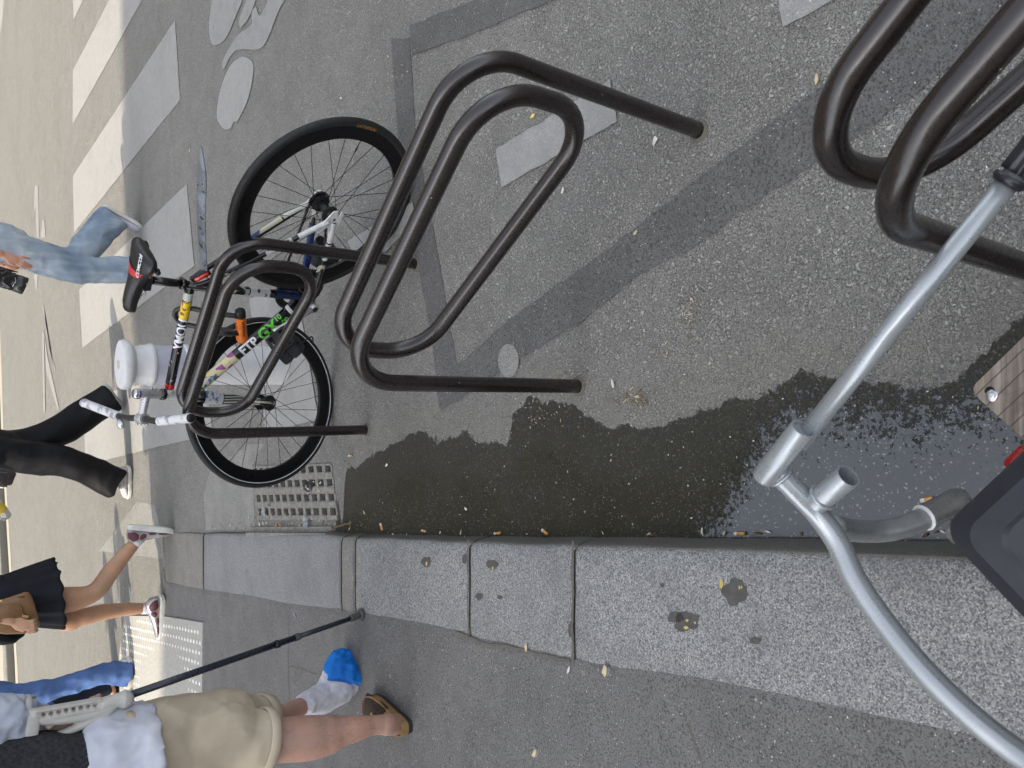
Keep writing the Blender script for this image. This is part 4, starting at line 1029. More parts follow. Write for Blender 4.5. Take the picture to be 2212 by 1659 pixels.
# ================================================================ SILVER CARGO BIKE FRAME in the foreground
def cargo():
    sil = N('silver_paint'); p_ = sil.P(True); sc_ = sil.math('MULTIPLY', sil.ramp(sil.noise(38, 4, .7, p_), .76, .79), .6)
    sil = sil.fin(sil.mix(sc_, (.38, .41, .43), (.08, .08, .085)), sil.ramp(sil.noise(60, 3, .5, p_), .3, .7, .26, .33), .5, None, Coat_Weight=.25)
    root = thing('cargo_bike', 'silver tubular cargo bike rear in the foreground with wooden board and black pad', 'cargo bicycle', (.2, .35, 0))
    b0 = aw((1745, 935), 1.01); b1 = aw(zC(1480, 990), .83); d = (b1 - b0).normalized(); far = b1 + d * .35
    build('side_rail', T([b0 - d * .02, b1 + d * .01], .0125, n=24), sil, root)
    bm = bmesh.new(); lathe(bm, b1 - d * .004, d, [(.0150, 0), (.0180, .004), (.0180, .010)], n=28)
    rings = []
    for k in range(20):
        rings.append([b1 + d * (.010 + .010 * k) + (frame_of(d)[0] * math.cos(q) + frame_of(d)[1] * math.sin(q)) * (.0165 + .0012 * math.cos(q * 9)) for q in [2 * math.pi * i / 54 for i in range(54)]])
    ring_skin(bm, rings); build('rubber_grip', bm, plain('grip_rubber', (.016, .017, .022), .32, rv=.05), root)
    s0 = aw(zP(602, 975), 1.0); s1 = aw(zP(345, 1290), 1.06)
    ds = (s1 - s0).normalized()
    bm = bmesh.new(); lathe(bm, s0, ds, [(.0130, .004), (.0135, 0), (.0162, .0), (.0168, .003), (.0168, (s1 - s0).length), (.0150, (s1 - s0).length + .003)], n=32, cap=True); sock = build('rail_socket', bm, sil, root, autosmooth=50)
    # main curved tube
    path = [aw(zP(425, 1255), 1.06), aw(zP(560, 1390), 1.06), aw(zT(520, 400), 1.06), aw(zT(620, 540), 1.05), aw(zT(710, 730), 1.03), aw(zT(860, 950), 1.0), aw(zT(1060, 1190), .96), aw(zT(1300, 1420), .92), aw(zT(1560, 1620), .88), aw(zT(1900, 1850), .82)]
    bm = bmesh.new(); tube(bm, spline(path, 8), .0158, n=28); mt = build('frame_tube', bm, sil, root)
    bm = bmesh.new()                                                # weld beads
    def weld(c, ax_, r):
        x, y = frame_of(ax_); tube(bm, [c + (x * math.cos(q) + y * math.sin(q)) * r for q in [2 * math.pi * i / 24 for i in range(25)]], [.0026 + .0006 * (i % 2) for i in range(25)], n=6, cap=False)
    weld(path[0] + (path[1] - path[0]).normalized() * .010, path[1] - path[0], .0165)
    st0 = aw(zP(690, 1455), 1.05); st1 = aw(zP(897, 1283), 1.0)
    weld(st0 + (st1 - st0).normalized() * .014, st1 - st0, .0175)
    build('weld_bead', bm, sil, mt)
    bm = bmesh.new(); ds = (st1 - st0).normalized(); Ls = (st1 - st0).length
    lathe(bm, st0, ds, [(.0165, 0), (.0165, Ls - .001), (.0160, Ls), (.0142, Ls), (.0140, Ls - .001), (.0138, .03), (.001, .028)], n=32, cap=False); build('open_socket', bm, sil, root, autosmooth=40)
    lp = [aw(zT(600, 470), 1.10), aw(zT(700, 487), 1.17), aw(zT(800, 492), 1.20), aw(zT(900, 482), 1.21), aw(zT(1000, 450), 1.22), aw(zT(1085, 410), 1.23)]
    bm = bmesh.new(); tube(bm, spline(lp, 8), .0175, n=24); build('lower_tube', bm, plain('dull_silver', (.26, .27, .275), .38, .5), root)
    a = aw(zT(1062, 418), 1.225); b = aw(zT(1170, 362), 1.24); dd = (b - a).normalized()
    bm = bmesh.new(); lathe(bm, a - dd * .006, dd, [(.0185, 0), (.0212, .001), (.0212, .006), (.0206, .008), (.0204, .05), (.0204, .075), (.016, .088)], n=28); build('sleeve_joint', bm, plain('sleeve_metal', (.22, .22, .215), .35, .5), root, autosmooth=50)
    bm = bmesh.new(); lathe(bm, a - dd * .0065, dd, [(.0185, 0), (.0216, .0005), (.0216, .002)], n=28); build('flange_ring', bm, whitep, root)
    bm = bmesh.new(); tube(bm, [b + V((0, 0, 0)), aw(zT(1230, 440), 1.24), aw(zT(1200, 520), 1.22)], [(.012, .02)] * 3, n=10); build('bracket', bm, plain_cache('zinc', (.3, .3, .3), .4, metal=.6), root)
    # wooden board
    zb = .34
    def bo(x, y, z=zb): return at(zX(x, y), z)
    cpt = bo(470, 700); e1 = (bo(896, 262) - bo(560, 590)).normalized(); e2 = (bo(880, 1085) - bo(560, 800)).normalized()
    wood = N('weathered_wood'); g = wood.n('ShaderNodeMapping'); g.inputs['Rotation'].default_value[2] = -math.atan2(e1.y, e1.x); g.inputs['Scale'].default_value = (6, 130, 6); wood.l(wood.P(), g.inputs[0])
    g2 = wood.n('ShaderNodeMapping'); g2.inputs['Rotation'].default_value[2] = -math.atan2(e1.y, e1.x); wood.l(wood.P(), g2.inputs[0])
    yy = wood.sep(g2.outputs[0])[1]; groove = wood.ramp(wood.math('PINGPONG', yy, .0095), 0, .0012)
    gr = wood.noise(1.0, 5, .6, g.outputs[0]); c = wood.cr(gr, [(.25, (.07, .055, .045)), (.45, (.20, .165, .135)), (.62, (.31, .265, .22)), (.85, (.42, .37, .31))])
    c = wood.mix(wood.ramp(wood.noise(22, 4, .6), .55, .75, 0, .6), c, (.06, .05, .045)); c = wood.mix(groove, (.05, .04, .035), c)
    wood = wood.fin(c, .75, 0, wood.bump(wood.math('ADD', groove, gr), .35, .0015))
    i1 = bo(505, 640); i2 = bo(545, 785)
    pts = [i1 + e1 * .50]
    pts += [i1, i1.lerp(cpt, .55), cpt.lerp((i1 + i2) / 2, .25), i2.lerp(cpt, .55), i2, i2 + e2 * .14, i2 + e2 * .14 + e1 * .5]
    bm = bmesh.new(); prism(bm, [p - V((0, 0, .018)) for p in pts], .018); bmesh.ops.recalc_face_normals(bm, faces=bm.faces)
    bd = build('deck_board', bm, wood, root, False)
    bm = bmesh.new(); q = bo(635, 742, zb); lathe(bm, q, (0, 0, 1), [(.0076, 0), (.0078, .0006), (.0070, .0013), (.0047, .0014), (.0047, .0036), (.0042, .0040), (.0022, .0040), (.002, .002), (.0005, .002)], n=24); build('bolt', bm, steel, bd, autosmooth=40)
    bm = bmesh.new(); lathe(bm, q + V((.006, .0025, 0)), (0, 0, 1), [(.0062, .0004), (.005, .0005)], n=14); build('bolt_hole', bm, plain_cache('dark_hole', (.008, .007, .006), .9), bd)
    # black padded case
    zc = .60
    def bc2(x, y, z=zc): return at(zT(x, y), z)
    k = bc2(1050, 492); f1 = (bc2(1544, 100) - bc2(1230, 395)).normalized(); f2 = (bc2(1544, 935) - bc2(1175, 545)).normalized()
    n1 = 26; out = []
    def rrect(off, z, lx=.42, ly=.42, r=.022):
        o_ = V((k.x, k.y, z)) + (f1 + f2) * (off + .004)
        lx -= off * 2; ly -= off * 2; P = []
        for cx, cy, a0 in ((r, r, math.pi), (lx - r, r, 1.5 * math.pi), (lx - r, ly - r, 0), (r, ly - r, .5 * math.pi)):
            for j in range(9):
                t = a0 + math.pi / 2 * j / 8; P.append(o_ + f1 * (cx + r * math.cos(t)) + f2 * (cy + r * math.sin(t)))
        return P
    bm = bmesh.new(); ring_skin(bm, [rrect(.012, zc - .13), rrect(.001, zc - .12), rrect(0, zc - .03), rrect(.006, zc - .012), rrect(.022, zc - .003), rrect(.044, zc), rrect(.048, zc - .0035), rrect(.075, zc - .004), rrect(.12, zc - .001, r=.014)])
    bmesh.ops.recalc_face_normals(bm, faces=bm.faces); build('seat_pad', bm, plain('pad_black', (.018, .020, .027), .42, bump=.12, bsc=500, rv=.06), root, autosmooth=12)
    r0 = at(zX(812, 1292), zc - .10)
    bm = bmesh.new(); lathe(bm, r0, f1 * -1, [(.0085, -.02), (.0085, .004), (.0065, .007), (.002, .008)], n=20); build('reflector', bm, plain_cache('reflector_red', (.35, .01, .01), .15), root)
cargo()
# ================================================================ LITTER
def litter():
    butt = plain('butt_filter', (.55, .27, .08), .8, bump=.3); pap = plain('butt_paper', (.6, .58, .54), .8)
    spots = [(zD(1390, 112), 'dry ground above the grate, right of the front wheel', .1, at), (zY(1103, 1030), 'wet kerb foot below the middle kerb stone', -.4, at), (zY(2098, 1042), 'kerb foot beside the puddle', .15, at),
             (zY(268, 1005), 'kerb foot just past the grate, stained brown', -1.0, at), (zD(632, 845), 'leaf litter between grate and kerb', 1.3, at), (zD(818, 855), 'short orange stub below the grate holes', .05, at), (zY(862, 1040), 'pale stub in the gutter, next to the narrow kerb joint', .2, at),
             (zT(1068, 334), 'orange stub floating near the silver sleeve joint', .3, at), (zY(484, 1027), 'brown stub pressed against the kerb foot', 0, at)]
    for i, (q, where, ang, fn) in enumerate(spots):
        p = fn(q) + V((0, 0, .0055)); root = thing('cigarette_butt', 'cigarette butt: ' + where, 'cigarette butt', p, 'cigarette butts in the gutter')
        d = V((math.cos(ang + 1.5708 * (1 if i % 2 else 1)), math.sin(ang + 1.5708), 0)); ln = .011 if i in (5, 7) else .016
        build('filter', T([p - d * ln, p + d * .002], .0042, n=10), butt, root); build('stub', T([p + d * .002, p + d * (.010 if i % 3 else .014)], [.0042, .0038], n=10), pap, root)
    r = random.Random(3); bm = bmesh.new()
    cols = [plain('crumb_straw', (.50, .42, .27), .9), plain('crumb_pale', (.62, .60, .54), .8), plain('crumb_brown', (.13, .08, .045), .9), plain('crumb_yellow', (.62, .50, .14), .9), plain('crumb_green', (.12, .16, .05), .9)]
    def fleck(q, s, el=1.0, mi=0, z=0.003, fn=at):
        p = fn(q); p = V((p.x, p.y, p.z + z)); a = r.uniform(0, 6.28); d = V((math.cos(a), math.sin(a), 0)); n = V((-d.y, d.x, 0)); m = []
        k = r.choice((4, 5, 6))
        vs = [p + d * s * el * math.cos(2 * math.pi * j / k) * r.uniform(.7, 1.2) + n * s * .55 * math.sin(2 * math.pi * j / k) * r.uniform(.6, 1.2) + V((0, 0, r.uniform(0, s * .35))) for j in range(k)]
        up = V((0, 0, max(.0008, s * .18)))
        a_ = [bm.verts.new(v) for v in vs]; b_ = [bm.verts.new(v + up) for v in vs]
        bm.faces.new(list(reversed(a_))).material_index = mi; bm.faces.new(b_).material_index = mi
        for j in range(k): bm.faces.new((a_[j], a_[(j + 1) % k], b_[(j + 1) % k], b_[j])).material_index = mi
    def cloud(cx, cy, sx, sy, n, s, fn=at, pal=(0, 0, 1, 2, 2), el=2.2, z=.003):
        for _ in range(n): fleck((cx + r.gauss(0, sx), cy + r.gauss(0, sy)), s * r.uniform(.4, 1.5), el * r.uniform(.5, 1.5), r.choice(pal), z, fn)
    cloud(*zY(1030, 420), 40, 24, 90, .0017); cloud(*zY(1230, 230), 24, 14, 50, .0016); cloud(*zY(1770, 110), 42, 20, 45, .0016)
    cloud(*zY(1560, 350), 16, 10, 40, .0026, pal=(2, 2, 0)); cloud(*zH(1060, 1080), 14, 22, 50, .0020); cloud(*zN(1800, 640), 20, 20, 14, .0026, pal=(1, 0))
    cloud(*zD(1000, 470), 20, 8, 16, .0045, z=.009); cloud(*zD(720, 815), 75, 8, 75, .0045, pal=(2, 2, 2, 2, 0, 4, 1), z=.006); cloud(*zD(480, 750), 13, 9, 14, .006, pal=(2, 2, 0, 1), z=.009)
    cloud(*zD(900, 855), 90, 6, 60, .0035, pal=(2, 2, 2, 0, 1)); cloud(*zC(1060, 640), 12, 8, 10, .003)
    for i in range(80): fleck((r.uniform(740, 1650), r.uniform(930, 1140)), .0022 * r.uniform(.4, 1.4), 1.1, 1)
    for i in range(110): fleck((r.uniform(300, 2212), r.uniform(0, 1000)), .0016 * r.uniform(.4, 1.6), 1.4, r.choice((1, 1, 0, 1)), .005)
    for i in range(34): fleck((r.uniform(700, 2050), 1155 + r.uniform(-9, 3)), .005 * r.uniform(.5, 1.3), 1.5, r.choice((1, 2, 2, 0)))
    for i in range(90): fleck((r.uniform(560, 2100), r.uniform(1330, 1659)), .0017 * r.uniform(.5, 1.7), 1.2, r.choice((1, 1, 1, 0)), .001, solveh)
    for q, s, mi in [(zY(1457, 272), .011, 1), (zH(948, 484), .012, 1), (zH(880, 800), .009, 0), (zA(915, 382), .010, 3), (zN(1322, 857), .009, 1), (zH(630, 655), .011, 1), (zG(693, 1140), .012, 3), (zG(1510, 1192), .012, 3), (zY(295, 690), .008, 1), (zY(305, 832), .009, 2), (zY(182, 935), .009, 0), (zY(702, 914), .008, 1), (zU(1229, 826), .009, 1), (zC(445, 432), .011, 0)]:
        fleck(q, s, 1.2, mi, .004, solveh if q[1] > 1250 else at)
    for q, s in [(zF(648, 180), .012), (zU(1415, 830), .016), (zU(1055, 1253), .015), (zU(1010, 718), .010)]: fleck(q, s, 1.2, 0, .0012, solveh)
    me = bpy.data.meshes.new('litter'); bm.to_mesh(me); bm.free(); o = link('litter', me, cols, None, False); tag(o, kind='stuff')
    # twig, leaf-shaped bottle cap label on the grate, scrap of plastic film
    p0, p1 = at(zD(1390, 800), .012), at(zD(1150, 900), .01); o = build('twig', T(spline([p0, p0.lerp(p1, .5) + V((.005, .004, .004)), p1], 5), lerpl([.0028, .0035, .002], 5), n=8), cols[2]); tag(o, 'thin brown twig lying across the wet gutter against the kerb', 'twig')
    bm = bmesh.new(); c = at(zD(945, 445), .014); prism(bm, [c + V((.024 * math.cos(t) * (1.0 + .25 * math.cos(t)), .030 * math.sin(t), .004 * math.sin(t))) for t in [2 * math.pi * i / 22 for i in range(22)]], .0012); bmesh.ops.recalc_face_normals(bm, faces=bm.faces)
    o = build('paper_tag', bm, plain('tag_black', (.02, .022, .025), .4)); tag(o, 'small black oval label with white script lying on the grate', 'label')
    text_on('lettering', 'Ouer', .020, c + V((0, 0, .0052)), V((-.3, -1, 0)), V((1, -.3, 0)), plain_cache('white_print', (.72, .72, .74), .5), o, 0, lift=.0002)
    film = plain('plastic_film', (.40, .45, .48), .25, Alpha=.55)
    for q, s, lab in [(zD(925, 800), .028, 'crumpled clear plastic film beside the twig below the grate'), (zD(495, 690), .024, 'crumpled pale plastic scrap on the corner of the grate')]:
        bm = bmesh.new(); c = at(q, .012); vs = []
        for i in range(7):
            row = []
            for j in range(7):
                u, v = (i / 6 - .5), (j / 6 - .5); row.append(bm.verts.new(c + V((u * s * 2 * (1 - .4 * abs(v)), v * s * 2, .006 * noise.noise(V((i * .9, j * .9, s * 99))) + .004))))
            vs.append(row)
        for i in range(6):
            for j in range(6): bm.faces.new((vs[i][j], vs[i + 1][j], vs[i + 1][j + 1], vs[i][j + 1]))
        bmesh.ops.solidify(bm, geom=list(bm.faces), thickness=.0006); o = build('plastic_scrap', bm, film, None, False); tag(o, lab, 'plastic scrap')
litter()
# ================================================================ PEOPLE
def skin(name, c):
    m = N(name); p = m.P(True); f = m.noise(9, 4, .6, p); g = m.noise(160, 3, .6, p)
    col = m.mix(m.ramp(f, .35, .65), tuple(x * .88 for x in c), (min(1, c[0] * 1.1), c[1] * .98, c[2] * .95)); col = m.mix(m.math('MULTIPLY', m.ramp(g, .6, .75), .25), col, tuple(x * .6 for x in c))
    return m.fin(col, .48, 0, m.bump(g, .15, .001), Subsurface_Weight=.08, Specular_IOR_Level=.4)
def cloth(name, c, c2=None, sc=8, weave=900, rough=.85, fold=.0, **k):
    m = N(name); p = m.P(True); f = m.noise(sc, 5, .6, p); g = m.noise(weave, 2, .6, p)
    c2 = c2 or tuple(x * .8 for x in c); col = m.mix(m.ramp(f, .35, .65), c2, c)
    return m.fin(col, rough, 0, m.bump(m.math('ADD', g, m.math('MULTIPLY', m.noise(sc * 3, 3, .5, p), 3.0)), .35, .002), Specular_IOR_Level=.2, **k)
def torso(bm, hip, top, side, r=(.165, .115), neck=.055):
    """hip: centre of the pelvis, top: centre between the shoulders"""
    up = (top - hip); P = lambda t: hip + up * t
    tube(bm, spline([P(-.12), P(0), P(.3), P(.62), P(.9), P(1.03)], 4), lerpl([(r[0] * .72, r[1] * .8), (r[0], r[1]), (r[0] * .80, r[1] * .86), (r[0] * .98, r[1]), (r[0] * 1.05, r[1] * .85), (r[0] * .45, r[1] * .6)], 4), n=20, ref=side.cross(up).normalized() if False else up.cross(side).cross(up).normalized())
def head(bm, neckp, face, tilt=V((0, 0, 0))):
    up = V((0, 0, 1)); s = face.cross(up).normalized(); c = neckp + up * .17 + face * .02 + tilt
    limb(bm, [neckp - up * .04, neckp + up * .08 + face * .01], [.058, .052])
    ball(bm, c + up * .02, (.074, .092, .100), 20, 14, s, face, up); ball(bm, c - up * .055 + face * .022, (.055, .062, .058), 16, 10, s, face, up)
    tube(bm, [c + face * .088 + up * .015, c + face * .112 - up * .018, c + face * .092 - up * .026], [.006, .013, .010], n=8)
    for k in (-1, 1):
        ball(bm, c + s * .074 * k - up * .01, (.010, .022, .032), 8, 6, s, face, up); ball(bm, c + face * .082 + s * .030 * k + up * .012, .012, 8, 6)
    tube(bm, [c + face * .083 - up * .052 - s * .022, c + face * .094 - up * .050, c + face * .083 - up * .052 + s * .022], [.005, .008, .005], n=8)
    return c
def hair(parent, c, face, mat, long_=False):
    up = V((0, 0, 1)); s = face.cross(up).normalized(); bm = bmesh.new(); ball(bm, c + up * .035 - face * .016, (.084, .098, .098), 22, 14, s, face, up)
    ball(bm, c - face * .045, (.078, .065, .085), 16, 10, s, face, up)
    if long_: limb(bm, [c - face * .06, c - face * .10 - up * .14, c - face * .10 - up * .28], [(.075, .045), (.08, .04), (.05, .02)], ref=face)
    fused('hair', bm, .012, mat, parent, 1, lambda p: .004 * noise.noise(V((p.x * 60, p.y * 60, p.z * 12))))
def wrinkle(amp, f, seed=0):
    def fn(p):
        n1 = noise.noise(V((p.x * f, p.y * f, p.z * f * .55 + seed))); n2 = noise.noise(V((p.x * f * 2.3 + 7, p.y * f * 2.3, p.z * f * 1.7 + seed)))
        n3 = noise.noise(V((p.x * f * 1.3 + p.z * f * 1.1, p.y * f * 1.2, p.z * f * .9 - p.x * f * .6 + seed * 3)))
        return amp * 1.5 * (.6 - 2.2 * abs(n1)) + amp * 1.1 * (.35 - 1.6 * abs(n3)) + amp * .5 * n2
    return fn
def shoe(parent, heel, toe, up, upper, sole, accent=None, w=.044, h=.085, name='shoe', chunky=1.0, extra=True):
    f = (toe - heel); Ln = f.length; f.normalize(); up = V(up); u = (up - f * up.dot(f)).normalized(); s = f.cross(u)
    st = [(0.0, .55, .30, .62), (.05, .82, .05, .88), (.14, .92, 0, 1.0), (.26, .88, 0, .98), (.38, .82, .02, .80), (.52, .88, .0, .66), (.68, 1.03, 0, .54), (.82, 1.02, .03, .44), (.93, .80, .10, .36), (.985, .42, .2, .28)]
    so = .024 * chunky
    bm = bmesh.new(); rings = []
    for t, ww, b, hh in st:
        r = []
        for k in range(16):
            q = 2 * math.pi * k / 16; cx, sx = math.cos(q), math.sin(q)
            yy = (sx * .5 + .5); tap = 1 - .32 * max(0, sx)
            r.append(heel + f * (Ln * (.02 + t * .96)) + u * (so * .9 + (h * hh - so * .5) * yy) + s * w * ww * math.copysign(abs(cx) ** .7, cx) * tap)
        rings.append(r)
    rings2 = []
    for a, b in zip(rings, rings[1:]):
        rings2.append(a); rings2.append([p.lerp(q, .5) for p, q in zip(a, b)])
    rings2.append(rings[-1])
    ring_skin(bm, rings2); bmesh.ops.recalc_face_normals(bm, faces=bm.faces); sh = build(name, bm, upper, parent)
    bm = bmesh.new(); out = []
    for k in range(40):
        q = 2 * math.pi * k / 40; t = .5 - .5 * math.cos(q); ww = 0
        for (a, wa, _, _), (b, wb, _, _) in zip(st, st[1:]):
            if a <= t <= b: ww = wa + (wb - wa) * (t - a) / (b - a); break
        else: ww = .42 if t > .9 else .55
        e = min(1, math.sin(q) ** 2 * 9) ** .5
        out.append((t, math.copysign(ww * w * 1.10 * e, math.sin(q))))
    prof = [(0.90, 0.0), (1.0, .15), (1.0, .55), (1.04, .8), (.97, 1.12)]
    def spr(t): return (.010 * max(0, (t - .75) / .25) ** 2 + .006 * max(0, (.12 - t) / .12))
    ring_skin(bm, [[heel + f * (Ln * (.5 + (t - .5) * 1.02 * sc_)) + s * y * sc_ + u * (so * hz_ + spr(t) * (1 - hz_ * .6)) for t, y in out] for sc_, hz_ in prof])
    bmesh.ops.recalc_face_normals(bm, faces=bm.faces); build('sole', bm, sole, sh, autosmooth=50)
    if accent:
        for sg in (-1, 1):
            for (ta, tb, za, zb) in ((.01, .24, .22, .88), (.27, .40, .30, .80), (.44, .60, .18, .50), (.64, .96, .16, .55)):
                bm = bmesh.new(); m_ = []
                for i in range(7):
                    t = ta + (tb - ta) * i / 6; ww = 1
                    for (a, wa, _, ha), (b, wb, _, hb) in zip(st, st[1:]):
                        if a <= t <= b: ww = wa + (wb - wa) * (t - a) / (b - a); hh = ha + (hb - ha) * (t - a) / (b - a)
                    k = math.sin(math.pi * i / 6) * .5 + .5
                    m_.append([heel + f * (Ln * (.02 + t * .96)) + u * (so * .9 + (h * hh - so * .5) * z) + s * sg * w * ww * (1.035 - .30 * max(0, (z - .5) * 2) ** 1.6) for z in (za + (zb - za) * .5 * (1 - k), (za + zb) / 2, zb - (zb - za) * .5 * (1 - k))])
                vs = [[bm.verts.new(p) for p in r] for r in m_]
                for A, B in zip(vs, vs[1:]):
                    for i in range(2): bm.faces.new((A[i], A[i + 1], B[i + 1], B[i]))
                bmesh.ops.recalc_face_normals(bm, faces=bm.faces)
                bmesh.ops.solidify(bm, geom=list(bm.faces), thickness=.0022); build('overlay', bm, accent, sh)
    if extra:
        bm = bmesh.new()
        for i in range(5):
            t = .36 + i * .075; hh = .80 - (t - .38) * 1.0
            c = heel + f * Ln * t + u * (so * .9 + (h * hh - so * .5) * 1.02)
            tube(bm, [c - s * .020, c + u * .004, c + s * .020], .0026, n=6)
        build('laces', bm, plain_cache('lace_white', (.7, .7, .68), .8), sh)
    return sh
def fingers(bm, wrist, knuck, tips, thumb, r=.0085, palm=(.036, .014)):
    """palm from wrist to the four knuckles, then one bent chain per finger"""
    mid = (knuck[0] + knuck[-1]) / 2; w_ = (knuck[-1] - knuck[0])
    tube(bm, spline([wrist, wrist.lerp(mid, .5), mid], 4), lerpl([(.024, .017), (w_.length * .62, .0145), (w_.length * .58, .011)], 4), n=16, ref=w_.cross(mid - wrist).normalized().cross(mid - wrist) if False else (mid - wrist).cross(w_).normalized())
    for k, t in zip(knuck, tips):
        ch = [k] + list(t); ball(bm, k, r * 1.08, 8, 6)
        tube(bm, ch, [r, r * .93, r * .85, r * .75][:len(ch)], n=10)
        for c, rr in zip(ch[1:], [r * .93, r * .85, r * .76]): ball(bm, c, rr, 10, 7)
    tube(bm, thumb, [r * 1.5, r * 1.15, r * 1.0, r * .85][:len(thumb)], n=10)
    for c in thumb[1:]: ball(bm, c, r * 1.0, 10, 7)
def person(label, loc, group=None): return thing('person', label, 'person', loc)
white_sole = plain('sole_white', (.60, .59, .56), .6, var=.06); white_up = cloth('shoe_white', (.62, .61, .60), (.5, .49, .5), 30)
FACE = V((-1, 0, 0))
# ---------------------------------------------------------------- woman in a black skirt with a brown bag
def skirt_woman():
    y0 = 5.72; sk = skin('skin_tan', (.40, .245, .155))
    fh, ft = at(zW(1668, 1005)), at(zW(1640, 1425)); fh.z = ft.z = .006
    root = person('person in a black skirt striding left with a brown bag and maroon-silver sneakers', V((fh.x, fh.y, 0)))
    bm = bmesh.new()
    hipc = aty((38, 1290), y0); top = hipc + V((-.02, 0, .50)); S = V((0, 1, 0))
    torso(bm, hipc, top, S, (.150, .115)); hc = head(bm, top + V((0, 0, .03)), FACE)
    P = lambda x, y, d: aty(zW(x, y), d)
    limb(bm, [hipc + S * .08, P(640, 1235, y0 + .06), P(815, 1228, y0 + .05), P(1010, 1180, y0 + .07), P(1230, 1150, y0 + .09), P(1450, 1135, y0 + .10)], [.098, .078, .058, .056, .046, .036], 6, 18)
    limb(bm, [hipc - S * .08, P(640, 1055, y0 - .06), P(945, 975, y0 - .07), P(1110, 770, y0 - .08), P(1250, 600, y0 - .10), P(1385, 445, y0 - .11)], [.100, .084, .060, .056, .046, .036], 6, 18)
    fr_ = ft - fh; limb(bm, [P(1450, 1135, y0 + .10), fh.lerp(ft, .22) + V((0, 0, .05)), fh.lerp(ft, .75) + V((0, 0, .035))], [.036, .038, .026])
    rh, rt_ = P(1285, 285, y0 - .11), P(1765, 330, y0 - .14); limb(bm, [P(1385, 445, y0 - .11), rh.lerp(rt_, .25) + V((-.05, 0, 0)), rh.lerp(rt_, .75) + V((-.035, 0, 0))], [.036, .036, .026])
    # near arm down to the fist on the bag
    sh1 = top + V((0, -.17, -.03)); el = P(-330, 1190, y0 - .24); wr = P(120, 1262, y0 - .30)
    limb(bm, [sh1, el, wr], [.048, .040, .027], 6)
    kn = [P(265 + 6 * k, 1268 + 37 * k, y0 - .325) for k in range(4)]
    tips = [(k + V((0, -.012, -.034)), k + V((0, .012, -.048)), k + V((0, .028, -.034))) for k in kn]
    fingers(bm, wr, kn, tips, [P(180, 1250, y0 - .31), P(250, 1235, y0 - .30), P(300, 1245, y0 - .27)], .0105)
    sh2 = top + V((0, .17, -.03)); el2 = sh2 + V((.10, .05, -.27)); bt = P(-40, 110, 5.62); limb(bm, [sh2, el2, bt + V((-.02, 0, .09))], [.048, .038, .026], 6)
    b2 = bt + V((-.01, 0, .05)); limb(bm, [bt + V((-.02, 0, .09)), b2], [.026, .030]);
    for k in range(4): limb(bm, [b2 + V((-.02, -.02, .02 - .018 * k)), b2 + V((.02, -.042, .015 - .018 * k)), b2 + V((.045, -.01, .015 - .018 * k))], [.009, .009, .008], 3, 8)
    fused('body', bm, .0055, sk, root, 2)
    bm = bmesh.new(); torso(bm, hipc + V((0, 0, .08)), top, S, (.160, .124)); limb(bm, [sh1, sh1.lerp(el, .6)], [.058, .052]); limb(bm, [sh2, sh2.lerp(el2, .6)], [.058, .052])
    fused('top', bm, .012, cloth('black_knit', (.016, .017, .022)), root, 2, wrinkle(.004, 9))
    # pleated skirt
    bm = bmesh.new(); rings = []; a0 = hipc + V((0, 0, .13)); cen = P(585, 1015, y0)
    hemL, hemR = P(625, 1330, y0), P(560, 655, y0)
    for i in range(17):
        t = i / 16; c = a0.lerp((hemL + hemR) / 2, t); r = []
        half = (hemR - hemL) / 2
        for k in range(72):
            q = 2 * math.pi * k / 72; pl = 1 + .055 * t * math.sin(q * 13 + .6 * math.sin(q * 3)) + .03 * t * math.sin(q * 5)
            ex = half * (1.03 * (.55 + .45 * t ** .8)) if True else 0
            r.append(c + ex * math.cos(q) * pl + V((0, .205 * (.72 + .35 * t) * math.sin(q) * pl, .008 * t * math.sin(q * 13 + 1))))
        rings.append(r)
    ring_skin(bm, rings, True, False); bmesh.ops.recalc_face_normals(bm, faces=bm.faces); o = build('skirt', bm, cloth('black_pleats', (.012, .014, .020), (.008, .009, .013), 5, rough=.7), root)
    sm = o.modifiers.new('thickness', 'SOLIDIFY'); sm.thickness = .003
    # jacket tail behind the hand
    bm = bmesh.new(); limb(bm, [P(-200, 1380, y0 - .05), P(60, 1420, y0 - .06), P(215, 1400, y0 - .06)], [(.05, .09), (.045, .075), (.02, .04)]); fused('jacket_tail', bm, .01, cloth('black_jacket', (.014, .015, .018)), root, 2, wrinkle(.006, 14))
    hair(root, hc, FACE, cloth('hair_brown', (.05, .03, .018), (.02, .012, .008), 40), True)
    sil = N('silver_panel'); sil = sil.fin((.42, .40, .41), .35, .5); mar = plain('maroon_mesh', (.115, .035, .045), .7, bump=.6, bsc=700)
    shoe(root, fh, ft, (0, 0, 1), sil, white_sole, mar, .047, .112, chunky=1.45)
    shoe(root, rh, rt_, V((-1, -.1, .05)), sil, white_sole, mar, .047, .112, chunky=1.45)
    bm = bmesh.new(); limb(bm, [P(1425, 1140, y0 + .10), P(1500, 1130, y0 + .10)], [.0385, .042]); limb(bm, [P(1350, 475, y0 - .11), P(1400, 425, y0 - .11)], [.0385, .042])
    so_ = cloth('sock_white', (.62, .6, .68), None, 60)
    bm.free()
    for a, b in ((P(1425, 1140, y0 + .10), P(1500, 1130, y0 + .10)), (P(1345, 490, y0 - .11), P(1405, 420, y0 - .11))): build('sock', T([a, a.lerp(b, .5), b], [.0385, .0405, .044], n=18), so_, root)
    # brown bag
    bag = thing('handbag', 'brown leather shoulder bag with gold clasp held against the black skirt', 'handbag', P(200, 1180, 5.5))
    lea = plain('tan_leather', (.20, .105, .045), .42, sc=25, bump=.25, bsc=250)
